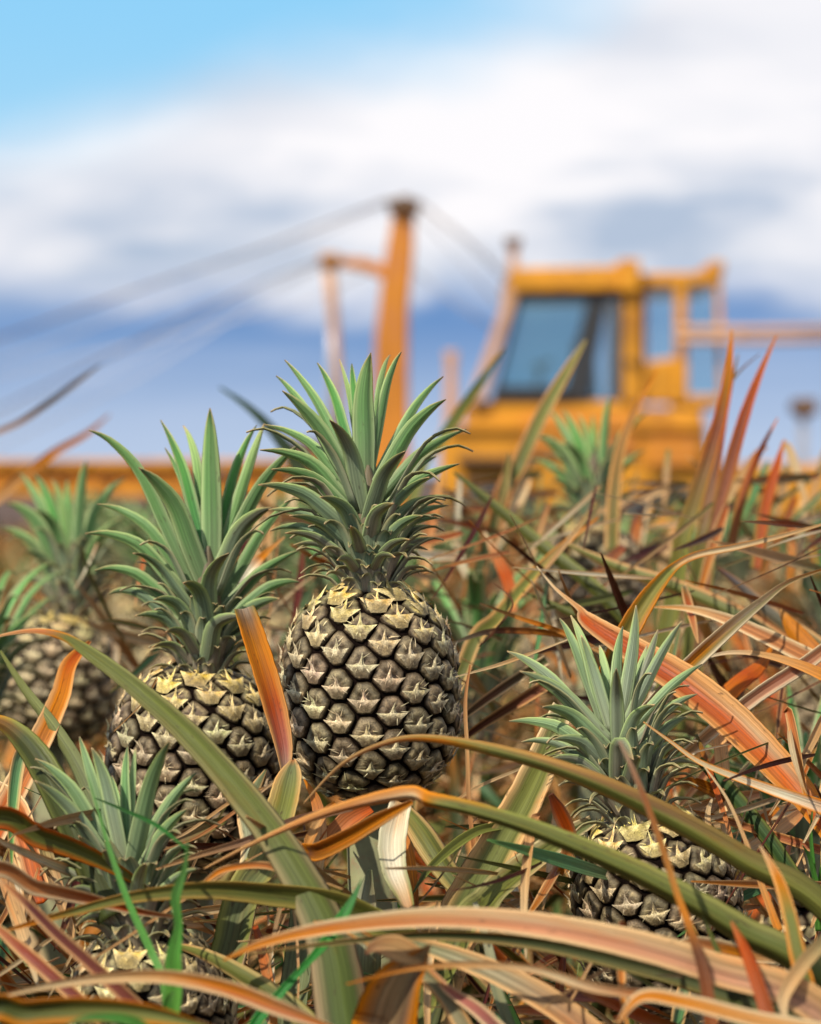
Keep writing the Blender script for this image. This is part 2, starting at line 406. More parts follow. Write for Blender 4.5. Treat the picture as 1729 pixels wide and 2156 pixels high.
        for th, r0, r1, dv, lift in hairs:
            x0, y0 = math.cos(th) * r0, math.sin(th) * r0; x1, y1 = math.cos(th + dv) * r1, math.sin(th + dv) * r1; nx, ny = -math.sin(th) * .035, math.cos(th) * .035
            i0 = [mb.vert(bp(x0 + nx, y0 + ny, .05), tan), mb.vert(bp(x0 - nx, y0 - ny, .05), dk), mb.vert(bp((x0 + x1) / 2, (y0 + y1) / 2, .09 + lift * .3), ed), mb.vert(bp(x1, y1, .06 + lift), ed)]
            mb.f.append((i0[0], i0[1], i0[2])); mb.f.append((i0[0], i0[2], i0[3])); mb.f.append((i0[1], i0[3], i0[2]))
        ns = len(star)
        for k in range(ns):
            k2 = (k + 1) % ns
            mb.f.append((b1 + k, b1 + k2, b1 + ns + k2, b1 + ns + k)); mb.f.append((b1 + ns + k, b1 + ns + k2, cc_))
    o = mb.build('fruit', M_FRUIT)
    ax = (top - base).normalized()
    o.rotation_mode = 'QUATERNION'; o.rotation_quaternion = Vector((0, 0, 1)).rotation_difference(ax)
    o.location = base
    if parent: o.parent = parent; o.location = base - Vector(parent.location)
    return o

# ---------------------------------------------------------------- crown
def crown_leaf(mb, b, m, t, wd, kind=None, rs=random, br=1.0, dusty=0.0):
    """b, m, t world points base / middle / tip"""
    pts = [b, b.lerp(m, 0.55) , m, m.lerp(t, 0.55) + (m - b.lerp(t, 0.5)) * 0.18, t]
    ws = [wd * 0.80, wd * 1.0, wd * 0.86, wd * 0.50, 0.0008]
    v = rs.uniform(0.85, 1.15) * br
    if kind == 'pale': st = [(0, GRN), (0.4, (0.26, 0.46, 0.14)), (0.8, (0.42, 0.55, 0.20)), (1, TAN)]
    elif kind == 'deep': st = [(0, (0.06, 0.24, 0.07)), (0.5, (0.10, 0.34, 0.06)), (1, GRN_D)]
    elif kind == 'base': st = [(0, MAUVE), (0.5, (0.24, 0.25, 0.17)), (0.82, (0.17, 0.17, 0.08)), (0.93, (0.45, 0.30, 0.12)), (1, TAN)]
    elif kind == 'low': st = [(0, GREYG), (0.4, (0.20, 0.29, 0.17)), (0.8, (0.12, 0.20, 0.07)), (0.95, (0.22, 0.20, 0.08)), (1, TAN)]
    elif kind == 'dark': st = [(0, GREYG), (0.4, (0.22, 0.28, 0.17)), (0.7, (0.17, 0.17, 0.11)), (1, (0.06, 0.06, 0.03))]
    else: st = [(0, (0.24, 0.31, 0.16)), (0.35, GRN), (0.75, (0.15, 0.30, 0.09)), (0.93, GRN_D), (1, (0.10, 0.06, 0.02))]
    st = [(a, tuple(x * v for x in lerp(c, (0.33, 0.35, 0.25), dusty * (1 - a * 0.5)))) for a, c in st]
    right = t.x > b.x
    rl = rs.uniform(0.15, 0.55) * (1 if right else -1)
    ribbon(mb, pts, ws, st, margin=[(0, (0.38, 0.46, 0.26)), (0.7, (0.42, 0.54, 0.20)), (1, TAN)], fold=-rs.uniform(0.30, 0.5), roll=rl, n=14, th=0.0009)

def skirt(mb, c0, axis, r0, L, n, z0, z1, rs, tipdrop=0.25, wd=0.014, trim=True, near=True, kinds=('low', 'base')):
    """short recurved leaves all round the crown's foot"""
    ax = axis.normalized(); u = ax.cross(Vector((0, 1, 0.01))).normalized(); w_ = ax.cross(u)
    for i in range(n):
        f = i / n; a = i * 2.39996 + rs.uniform(-.2, .2)
        h = z0 + (z1 - z0) * f
        d = u * math.cos(a) + w_ * math.sin(a)
        ln = (L[0] + (L[1] - L[0]) * f) * rs.uniform(0.85, 1.15)
        fr_ = max(0.0, -d.y) if trim else 0.0            # those on the near side stay short and close to the crown
        if fr_ > 0.6 and not near: continue
        if fr_ > 0.45: ln *= 1.12 - fr_ * 0.5
        ow = 1 - 0.62 * fr_
        b = c0 + ax * h + d * r0 * 0.68
        m = b + d * ln * 0.42 * ow + ax * ln * (0.46 + 0.2 * f)
        t = b + d * ln * (0.98 - 0.2 * f) * ow + ax * ln * (0.42 + 0.42 * f + rs.uniform(-.10, .16) - tipdrop * 0.35 * (1 - f))
        face = lambda P, T, tt, d=d: (ax - d * 0.8)
        k = kinds[1] if f < 0.5 else kinds[0]
        v = rs.uniform(0.8, 1.15)
        if k == 'base': st = [(0, MAUVE), (0.5, (0.22, 0.20, 0.14)), (0.78, (0.20, 0.17, 0.08)), (0.92, (0.50, 0.33, 0.12)), (1, STRAW)]
        elif k == 'low': st = [(0, GREYG), (0.4, (0.19, 0.25, 0.15)), (0.8, (0.13, 0.17, 0.07)), (0.95, (0.25, 0.20, 0.08)), (1, TAN)]
        else: st = [(0, (0.24, 0.36, 0.18)), (0.4, (0.16, 0.40, 0.11)), (0.8, (0.12, 0.28, 0.07)), (1, GRN_D)]
        st = [(x, tuple(q * v for q in c)) for x, c in st]
        wid = wd * rs.uniform(0.8, 1.1) * (0.72 + 0.5 * fr_)
        ribbon(mb, [b, b.lerp(m, .6) + ax * ln * .03, m, m.lerp(t, .6) + ax * ln * .07, t], [wid * .9, wid, wid * .8, wid * .42, .0007], st,
               margin=[(0, (0.30, 0.32, 0.22)), (0.8, (0.40, 0.36, 0.15)), (1, STRAW)], fold=rs.uniform(0.3, 0.5), face=face, n=10, th=0.0008)

# hand-measured crowns: (tip, mid, base, width, depth of the tip, kind)
def hand_crown(parent, fr, rows, tf, d, ks, seed, axis_b, axis_t, skirts, br=1.0, dusty=0.0):
    rs = random.Random(seed); mb = MB()
    for r in rows:
        (tu, tv), (mu, mv), (bu, bv), wd, dz = r[:5]; kind = r[5] if len(r) > 5 else None
        P = lambda u, v, dd: at(*tf(u, v), d + dd)
        crown_leaf(mb, P(bu, bv, dz * 0.12), P(mu, mv, dz * 0.5), P(tu, tv, dz), wd * ks * K * d * 0.88, kind, rs, br, dusty)
    ax = (axis_t - axis_b)
    for sk in skirts: skirt(mb, axis_b, ax, *sk[:-1], rs=rs, **sk[-1])
    # fleshy core the leaves grow from
    n = 10
    b0 = len(mb.v); axn = ax.normalized(); u = axn.cross(Vector((0, 1, 0.01))).normalized(); w_ = axn.cross(u)
    for i, (f, rr) in enumerate(((-0.03, 0.014), (0.15, 0.014), (0.45, 0.011), (0.75, 0.006), (0.9, 0.001))):
        for j in range(n):
            a = 2 * math.pi * j / n
            mb.vert(axis_b + ax * f + (u * math.cos(a) + w_ * math.sin(a)) * rr, (0.19, 0.14, 0.08), (j / n, f, 0))
    for i in range(4):
        for j in range(n):
            a = b0 + i * n + j; b = b0 + i * n + (j + 1) % n
            mb.f.append((a, b, b + n, a + n))
    o = mb.build('crown', M_CROWN, origin=axis_b)
    o.parent = fr
    q = fr.rotation_quaternion.inverted()
    base = Vector(fr.location) + Vector(parent.location)
    o.rotation_mode = 'QUATERNION'; o.rotation_quaternion = q; o.location = q @ (axis_b - base)
    return o

def tube(mb, pts, rads, n=8, c=(0.3, 0.3, 0.3), caps=True):
    b0 = len(mb.v); prev = None
    for i, (p, r) in enumerate(zip(pts, rads)):
        T = (pts[min(i + 1, len(pts) - 1)] - pts[max(i - 1, 0)]).normalized()
        ref = prev or (Vector((1, 0, 0)) if abs(T.x) < 0.8 else Vector((0, 0, 1)))
        u = (ref - T * ref.dot(T)).normalized(); prev = u; w_ = T.cross(u)
        for j in range(n):
            a = 2 * math.pi * j / n
            mb.vert(p + (u * math.cos(a) + w_ * math.sin(a)) * r, c)
    for i in range(len(pts) - 1):
        for j in range(n):
            a = b0 + i * n + j; b = b0 + i * n + (j + 1) % n
            mb.f.append((a, b, b + n, a + n))
    if caps:
        mb.f.append(tuple(b0 + j for j in range(n))[::-1]); mb.f.append(tuple(b0 + (len(pts) - 1) * n + j for j in range(n)))

def stem(parent, top, r=0.016):
    mb = MB(); b = Vector(parent.location)
    P = [b, b.lerp(top, 0.5) + Vector((0.01, 0, 0)), top]
    tube(mb, P, [r * 1.5, r * 1.1, r], 10)
    o = mb.build('stem', M_STEM); adopt(o, parent); return o

# ---------------------------------------------------------------- setting: ground
gm = MB()
NX, NY = 46, 60
ys = [-6 + 26 * (i / 40) for i in range(41)] + [20 * (1.28 ** i) for i in range(1, 20)]
xsn = [(-1 + 2 * j / NX) for j in range(NX + 1)]
for y in ys:
    half = 6 + max(y, 0) * 1.6
    for t in xsn:
        x = t * half
        z = 0.035 * math.sin(x * 7.0) * max(0, 1 - y / 20) + 0.02 * math.sin(x * 3.1 + y * 4.3) * max(0, 1 - y / 20)
        gm.vert((x, y, z))
for i in range(len(ys) - 1):
    for j in range(NX):
        a = i * (NX + 1) + j; gm.f.append((a, a + 1, a + NX + 2, a + NX + 1))
gr = gm.build('ground', M_SOIL); gr['kind'] = 'structure'

# ---------------------------------------------------------------- harvester
D = 25.0
def box(mb, p0, p1):
    x0, y0, z0 = p0; x1, y1, z1 = p1
    b = len(mb.v)
    for z in (z0, z1):
        for y in (y0, y1):
            for x in (x0, x1): mb.vert((x, y, z))
    for f in ((0, 2, 3, 1), (4, 5, 7, 6), (0, 1, 5, 4), (2, 6, 7, 3), (0, 4, 6, 2), (1, 3, 7, 5)): mb.f.append(tuple(b + i for i in f))
def prism(mb, uv, d0, d1):
    """solid with its outline given in the plane of the machine's near side and real thickness along the view"""
    n = len(uv); b = len(mb.v)
    F = [at(u, v, D) for u, v in uv]
    for p in F: mb.vert((p.x, p.y + d0, p.z))
    for p in F: mb.vert((p.x, p.y + d1, p.z))
    mb.f.append(tuple(b + i for i in range(n))); mb.f.append(tuple(b + n + i for i in range(n))[::-1])
    for i in range(n): j = (i + 1) % n; mb.f.append((b + i, b + n + i, b + n + j, b + j))
def finish(mb, name, m, parent, bevel=0.02):
    o = mb.build(name, m, smooth=False); 
    if bevel:
        bv = o.modifiers.new('bevel', 'BEVEL'); bv.width = bevel; bv.segments = 2; bv.limit_method = 'ANGLE'
    adopt(o, parent); return o
def rect(u0, v0, u1, v1): return [(u0, v0), (u1, v0), (u1, v1), (u0, v1)]
hloc = at(1250, 1000, D); hloc.z = 0; hloc.y += 1
hv = thing('harvester', 'large yellow harvester with glazed cab, mast and long boom, blurred behind the plants', 'harvester', hloc)
def part(name, m, prisms, bevel=0.02, parent=None, label=None):
    mb = MB()
    for uv, a, b in prisms: prism(mb, uv, a, b)
    o = finish(mb, name, m, parent or hv, bevel)
    if label: o['label'] = label
    return o
part('chassis', M_YEL, [([(985, 842), (1330, 842), (1352, 858), (1480, 862), (1500, 1000), (1500, 1120), (930, 1120), (930, 905), (985, 895)], 0.0, 2.2),
                        (rect(1500, 975, 1800, 1090), 0.3, 1.7)], 0.04)
cabp = part('cab', M_YEL, [
    ([(1072, 566), (1300, 562), (1305, 612), (1072, 616)], -0.12, 2.05),                     # front roof beam
    ([(1300, 548), (1345, 548), (1345, 616), (1300, 616)], -0.16, 2.1),
    ([(1345, 574), (1522, 572), (1522, 600), (1345, 604)], 0.02, 1.95),                      # rear roof
    ([(1496, 548), (1526, 548), (1526, 576), (1496, 576)], 0.0, 1.98),
    ([(1312, 612), (1350, 612), (1352, 850), (1312, 850)], -0.05, 0.12),
    ([(1422, 600), (1448, 600), (1450, 850), (1424, 850)], 0.02, 0.12),
    ([(1350, 772), (1366, 760), (1424, 752), (1424, 850), (1350, 850)], 0.03, 0.10),
    ([(1450, 832), (1520, 832), (1520, 858), (1450, 858)], 0.02, 1.9),
    ([(1312, 612), (1350, 612), (1352, 850), (1312, 850)], 1.85, 2.0),
    ([(1350, 604), (1362, 604), (1362, 770), (1350, 772)], 0.03, 0.10)], 0.03)
part('windscreen_pillar', M_PINK, [([(1072, 600), (1098, 600), (1015, 850), (985, 850)], -0.1, 0.12)], 0.02, cabp)
part('windscreen_pillar', M_PINK, [([(1080, 600), (1098, 600), (1015, 850), (992, 850)], 1.85, 2.0)], 0.02, cabp)
part('rear_post', M_YEL, [([(1508, 600), (1520, 600), (1528, 836), (1516, 836)], 0.04, 0.12)], 0.01, cabp)
part('window', M_GLASS, [([(1097, 618), (1252, 618), (1196, 826), (1042, 826)], 0.0, 0.03)], 0, cabp)
part('window', M_CLEAR, [([(1262, 618), (1310, 618), (1310, 842), (1204, 842)], 0.0, 0.03)], 0, cabp)
part('window', M_CLEAR, [([(1364, 606), (1421, 606), (1421, 750), (1368, 758)], 0.05, 0.08)], 0, cabp)
part('window', M_CLEAR, [([(1452, 602), (1506, 602), (1512, 830), (1452, 830)], 0.05, 0.08)], 0, cabp)
part('window_seal', M_DARK, [([(1240, 618), (1284, 618), (1236, 842), (1184, 842)], -0.04, 0.09),
                             ([(1042, 812), (1200, 816), (1200, 842), (1036, 842)], -0.04, 0.09),
                             ([(1092, 612), (1310, 612), (1310, 628), (1088, 628)], -0.02, 0.09), ([(1302, 612), (1313, 612), (1313, 842), (1302, 842)], -0.02, 0.09), ([(1094, 612), (1104, 612), (1048, 830), (1038, 830)], -0.02, 0.09)], 0.005, cabp)
part('steering_column', M_DARK, [([(1130, 760), (1172, 748), (1176, 756), (1136, 770)], 0.8, 1.15), ([(1146, 762), (1158, 760), (1140, 842), (1124, 842)], 0.95, 1.03)], 0.01, cabp)
part('shadow_ledge', M_YEL, [(rect(940, 896, 1490, 906), -0.07, -0.01)], 0.01)  # strip added for the shadow it casts along the chassis
part('shade_bar', M_RUST, [(rect(960, 962, 1090, 974), -0.35, -0.01), (rect(975, 1010, 1080, 1020), -0.35, -0.01)], 0.01)  # rust-brown bars added in place of shaded bands on the chassis
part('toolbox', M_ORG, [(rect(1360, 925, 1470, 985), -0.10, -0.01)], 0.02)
part('door_handle', M_DARK, [(rect(1318, 758, 1338, 766), -0.1, -0.052)], 0.005, cabp)
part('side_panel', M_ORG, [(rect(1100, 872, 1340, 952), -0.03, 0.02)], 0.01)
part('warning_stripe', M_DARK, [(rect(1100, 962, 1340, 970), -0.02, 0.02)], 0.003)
part('driver_seat', M_DARK, [([(1222, 700), (1262, 705), (1275, 842), (1210, 842)], 0.7, 1.2)], 0.05, cabp)
part('exhaust_pipe', M_PINK, [([(1074, 512), (1094, 512), (1092, 568), (1074, 568)], 0.2, 0.32)], 0.01)
part('exhaust_cap', M_RUST, [([(1064, 496), (1102, 496), (1098, 516), (1068, 516)], 0.16, 0.36)], 0.02)
# mast, its cap, arm and outrigger rod
part('mast', M_ORG, [([(828, 436), (874, 436), (872, 520), (860, 640), (860, 860), (866, 1080), (770, 1080), (782, 860), (790, 700), (806, 560)], 0.2, 0.55)], 0.03)
part('mast_cap', M_RUST, [([(812, 416), (886, 416), (882, 440), (822, 440)], 0.1, 0.65), ([(838, 404), (866, 404), (866, 418), (838, 418)], 0.3, 0.45)], 0.02)
part('arm', M_ORG, [([(700, 534), (770, 538), (810, 552), (810, 584), (760, 562), (700, 556)], 0.3, 0.45)], 0.01)
part('arm_bracket', M_YEL, [([(668, 528), (716, 528), (712, 554), (672, 554)], 0.24, 0.5)], 0.03)
mb = MB(); tube(mb, [at(692, 550, D + .35), at(700, 640, D + .35), at(716, 820, D + .35), at(722, 1010, D + .35)], [0.06, 0.05, 0.028, 0.028], 10)
o = mb.build('support_rod', M_PINK); adopt(o, hv)
mb = MB(); tube(mb, [at(698, 600, D + .5), at(700, 1010, D + .5)], [0.04, 0.04], 10)
o = mb.build('hydraulic_ram', M_GREY); adopt(o, hv)
for pts, r in (([(820, 420), (560, 520), (330, 596), (-40, 726)], .018), ([(822, 424), (600, 530), (330, 640), (-40, 770)], .013), ([(690, 548), (430, 680), (200, 800), (-40, 905)], .013), ([(884, 420), (1010, 520), (1140, 640)], .012), ([(870, 440), (980, 560), (1060, 650)], .012), ([(672, 548), (560, 590), (330, 700), (-40, 880)], .016),
               ([(690, 552), (540, 640), (300, 790), (-40, 960)], .013), ([(880, 424), (980, 505), (1078, 600)], .016), ([(800, 560), (640, 640), (300, 720), (-40, 800)], .012),
               ([(860, 560), (960, 640), (1050, 700)], .012)):
    mb = MB(); tube(mb, [at(u, v, D + 0.4) for u, v in pts], [r * .58] * len(pts), 6)
    o = mb.build('cable', M_GREY if r < .014 else M_RUST); adopt(o, hv)
# boom reaching left over the field: two chords, lattice, cover plates, conveyor belt
bm_ = part('boom', M_YEL, [(rect(-1500, 968, 800, 984), 0.0, 0.10), (rect(-1500, 1030, 800, 1046), 0.0, 0.10), (rect(-1500, 968, 800, 982), 0.8, 0.9),
                           (rect(-1500, 976, 395, 1040), 0.10, 0.16), (rect(470, 976, 600, 1040), 0.10, 0.16)], 0.01)
mb = MB()
for i in range(52):
    u = -1482 + i * 44
    prism(mb, [(u, 984), (u + 8, 984), (u + 48, 1030), (u + 40, 1030)] if i % 2 else [(u + 40, 984), (u + 48, 984), (u + 8, 1030), (u, 1030)], 0.02, 0.07)
finish(mb, 'lattice', M_ORG, bm_, 0)
part('conveyor_belt', M_DARK, [(rect(400, 986, 700, 1030), 0.25, 0.75)], 0.01)
part('hopper', M_RUST, [([(598, 925), (690, 925), (675, 1010), (612, 1010)], 0.1, 0.9)], 0.02)
part('vent_pipe', M_PINK, [([(936, 735), (966, 735), (962, 780), (966, 905), (936, 905), (940, 780)], 0.3, 0.42)], 0.02)
for v, r in ((694, .035), (716, .03)):
    mb = MB(); tube(mb, [at(1424, v, D - .1), at(1600, v + 1, D - .1), at(1800, v - 2, D - .1)], [r] * 3, 8)
    o = mb.build('handrail', M_PINK); adopt(o, hv)
for uu, v0, v1 in ((1782, 694, 1000), (1560, 696, 714)):
    mb = MB(); tube(mb, [at(uu, v0, D - .1), at(uu, v1, D - .1)], [.03] * 2, 8)
    o = mb.build('rail_post', M_PINK); adopt(o, hv)
lp = part('lamp_post', M_GREY, [([(1694, 870), (1710, 870), (1712, 985), (1692, 985)], 0.3, 0.38)], 0.01)
part('work_lamp', M_RUST, [([(1680, 838), (1726, 836), (1732, 868), (1700, 880), (1676, 862)], 0.2, 0.5)], 0.03)
def wheel(u, dy):
    mb = MB(); c = at(u, 1100, D); c.y += dy; c.z = 0.46
    n = 32; P = []
    for (x, r) in ((-.22, .30), (-.25, .42), (-.2, .47), (.2, .47), (.25, .42), (.22, .30)):
        for k in range(n):
            a = 2 * math.pi * k / n; P.append(mb.vert((c.x + r * math.cos(a), c.y + x, c.z + r * math.sin(a))))
    for i in range(5):
        for k in range(n): mb.f.append((i * n + k, i * n + (k + 1) % n, (i + 1) * n + (k + 1) % n, (i + 1) * n + k))
    wh = mb.build('wheel', M_DARK); adopt(wh, hv)
    mb = MB(); tube(mb, [Vector((c.x, c.y - .18, c.z)), Vector((c.x, c.y - .1, c.z)), Vector((c.x, c.y + .1, c.z)), Vector((c.x, c.y + .18, c.z))], [.31, .2, .2, .31], 24)
    r_ = mb.build('rim', M_YEL); adopt(r_, wh)
for u in (1040, 1400):
    for dy in (-.1, 2.2): wheel(u, dy)

# ---------------------------------------------------------------- plants: shared pieces
FOCUS = 1.86
def plant(label, u, d, z=0.0, group='pineapple plants in the front row', dy=0.0):
    p = at(u, 1078, d); return thing('pineapple_plant', label, 'pineapple plant', (p.x, p.y + dy, z), group)

def leaf(parent, pts, stops, d0, d1=None, margin=None, fold=0.35, roll=0.0, roll1=None, lower=None, label=None, mat_=None, name='leaf', th=0.0011, root=False, wav=0.04):
    """one hand-placed leaf. pts: (u, v, width px), tip first"""
    d1 = d0 if d1 is None else d1
    n = len(pts); P = []; W = []
    for i, (u, v, wd) in enumerate(pts):
        d = d0 + (d1 - d0) * i / (n - 1); P.append(at(u, v, d)); W.append(wd * 0.92 * K * d)
    if root:                                       # carry on down to the plant's heart, out of sight
        b = Vector(parent.location) + Vector((0, 0, 0.22)); P.append(P[-1] + (P[-1] - P[-2]).normalized() * 0.10 + (b - P[-1]) * 0.16); W.append(W[-1]); P.append(b); W.append(W[-1])
        k = (n - 1) / (n + 1)
        stops = [(a * k, c) for a, c in stops] + [(1, SAGE)]
        if margin: margin = [(a * k, c) for a, c in margin]
        if lower: lower = [(a * k, c) for a, c in lower]
    mb = MB()
    ribbon(mb, P, W, stops, margin=margin, fold=fold, roll=roll, roll1=roll1, n=max(24, 9 * len(P)), th=th, lower=lower, wav=wav)
    o = mb.build(name, mat_ or M_LEAF, origin=P[-1]); adopt(o, parent)
    if label: o['label'] = label
    return o

def rosette(mb, base, rs, n=34, L=(0.45, 0.75), wd=0.032, tint='mix', zcap=None, inc0=0.18, inc1=1.25, avoid=None):
    for i in range(n):
        f = (i + 0.5) / n; a = i * 2.39996 + rs.uniform(-.35, .35)
        inc = inc0 + (inc1 - inc0) * f ** 0.9 + rs.uniform(-.12, .12)
        ln = rs.uniform(*L) * (0.72 + 0.28 * math.sin(f * 3.0))
        d = Vector((math.cos(a), math.sin(a), 0)); up = Vector((0, 0, 1))
        P = [base.copy()]; cur = base.copy(); an = inc * 0.7
        seg = 6; kink = rs.random() < 0.22 and f > 0.35; kk = rs.randint(3, 4)
        bend = rs.uniform(0.05, 0.22)
        az = a; curl = rs.uniform(-.07, .07)
        for s in range(seg):
            d = Vector((math.cos(az), math.sin(az), 0)); az += curl
            cur = cur + (d * math.sin(an) + up * math.cos(an)) * (ln / seg); P.append(cur.copy()); an += bend
            if kink and s == kk: an += rs.uniform(0.7, 1.3)
        if zcap and max(p.z for p in P) > zcap:
            k = (zcap - base.z) / (max(p.z for p in P) - base.z)
            P = [Vector((p.x, p.y, base.z + (p.z - base.z) * k)) for p in P]
        if avoid and any(avoid(p) for p in P): continue
        w_ = wd * rs.uniform(0.7, 1.15)
        W = [w_ * .9, w_, w_, w_ * .92, w_ * .72, w_ * .42, 0.001]
        r = rs.random(); v = rs.uniform(0.8, 1.2)
        th_red = {'green': .12, 'mix': .38, 'red': .62}[tint] * (0.55 + 0.9 * f)
        if r < th_red * 0.45: st = [(0, OLIVE), (.3, PINK), (.75, RED), (.93, ORG), (1, TAN)]
        elif r < th_red * 0.75: st = [(0, OLIVE), (.35, PINK), (.7, ORG), (1, STRAW)]
        elif r < th_red: st = [(0, OLIVE_L), (.3, TAN), (.7, STRAW), (1, CREAM)]
        elif r < th_red + 0.3: st = [(0, OLIVE), (.55, OLIVE), (.85, OLIVE_D), (.95, ORG), (1, TAN)]
        elif r < th_red + 0.5: st = [(0, SAGE), (.5, GRN_B), (.85, GRN_D), (.96, BROWN), (1, TAN)]
        else: st = [(0, SAGE), (.6, OLIVE_L), (.85, OLIVE), (.92, RED), (1, TAN)]
        st = [(x, tuple(q * v for q in c)) for x, c in st]
        mg = [(0, OLIVE), (.4, lerp(PINK, TAN, rs.random())), (1, TAN)] if rs.random() < .6 else None
        dd = d.copy()
        ribbon(mb, P, W, st, margin=mg, fold=rs.uniform(.25, .6), face=lambda p, T, t, dd=dd: (up * 1.0 - dd * 0.8), n=13, roll=rs.uniform(-.3, .3), roll1=rs.uniform(-.6, .6), th=0.001)

def auto_crown(mb, c0, ax, h, rs, n=42):
    """upright crown for the plants further back"""
    skirt(mb, c0, ax, 0.018, (h * .28, h * .5), n // 3, 0, h * .16, rs, kinds=('low', 'base'))
    skirt(mb, c0, ax, 0.014, (h * .55, h * .85), n // 3, h * .12, h * .3, rs, wd=0.019, kinds=('mid', 'low'))
    skirt(mb, c0, ax, 0.006, (h * .75, h * .68), n // 3, h * .24, h * .42, rs, tipdrop=-0.35, wd=0.021, kinds=('mid', 'mid'))

# ---------------------------------------------------------------- plant A: the tallest fruit, in focus
DA = 1.88
A = plant('pineapple plant bearing the tallest upright fruit, in sharp focus at the centre', 790, DA + .02)
A_top = at(778, 1236, DA); A_bot = at(778, 1672, DA + 0.01)
frA = fruit(A, A_bot, A_top, 182 * K * DA, 132, -1, 0.45, 3, spin=0.3)
frA['label'] = 'ripening fruit with dark eyes and straw-coloured bracts, yellow at its shoulder'
tfA = lambda u, v: (526 + u * .3044, 710.5 + v * .3044)
rowsA = [
 ((240,155),(450,430),(700,900),100,.05), ((180,265),(360,470),(700,1000),90,.06), ((225,370),(470,620),(740,1080),150,-.01),
 ((465,175),(590,430),(720,900),105,.04,'deep'), ((705,180),(715,350),(760,800),75,.06,'deep'), ((838,105),(790,430),(800,1020),195,.0),
 ((1050,100),(950,350),(840,950),95,.02), ((972,120),(905,330),(850,900),80,.05,'pale'), ((1340,270),(1130,500),(850,1020),90,.05),
 ((1355,430),(1110,640),(830,1120),140,-.02), ((555,575),(690,800),(780,1260),170,-.05,'dark'), ((100,605),(420,740),(740,1120),100,.04),
 ((70,780),(430,880),(770,1270),140,.0), ((150,915),(450,985),(760,1290),130,-.02), ((60,1020),(390,1090),(770,1400),130,-.02,'low'),
 ((1500,635),(1180,810),(850,1180),115,.03), ((1075,790),(930,960),(810,1310),150,-.05,'dark'), ((1290,825),(1120,940),(860,1230),90,.05),
 ((1450,875),(1140,1010),(830,1310),120,.0), ((1240,970),(1080,1070),(850,1330),90,-.03,'low'), ((1410,1100),(1130,1160),(840,1400),110,.02,'low'),
 ((990,1150),(870,1240),(810,1500),140,-.06,'base'), ((490,1105),(660,1190),(790,1460),140,-.05,'low'), ((130,1190),(420,1240),(770,1470),110,.02,'low'),
 ((280,1235),(520,1300),(780,1530),115,-.03,'low'), ((140,1340),(380,1320),(740,1520),90,.04,'low'), ((250,1355),(460,1390),(760,1600),95,-.02,'base'),
 ((1380,1160),(1130,1230),(850,1450),90,.03,'low'), ((1320,1250),(1100,1290),(850,1500),90,.0,'low'), ((1190,1235),(1040,1300),(840,1520),100,-.04,'low'),
 ((1290,1310),(1090,1350),(850,1560),85,.02,'base'), ((700,1310),(740,1390),(790,1560),110,-.06,'base'), ((1310,1390),(1100,1430),(850,1600),80,.03,'base'),
 ((620,150),(690,420),(760,850),70,.07,'pale'), ((400,1010),(600,1120),(770,1380),110,.03,'low'), ((1130,620),(1010,780),(850,1080),100,.04,'deep'),
 ((1230,1470),(1060,1460),(850,1620),80,.02,'base'), ((300,1440),(500,1440),(760,1620),85,.0,'base'), ((1100,1400),(980,1440),(830,1610),95,-.05,'base'),
 ((610,1540),(680,1540),(770,1660),90,-.06,'base'), ((1000,1520),(910,1520),(830,1670),90,-.06,'base')]
hand_crown(A, frA, rowsA, tfA, DA, .3044, 5, at(780, 1240, DA), at(775, 950, DA),
    [(0.020, (.030, .050), 64, -.008, .026, dict(tipdrop=.25, wd=.011)), (0.018, (.060, .085), 20, .022, .060, dict(tipdrop=.2, wd=.012, near=False))])
stem(A, A_bot)

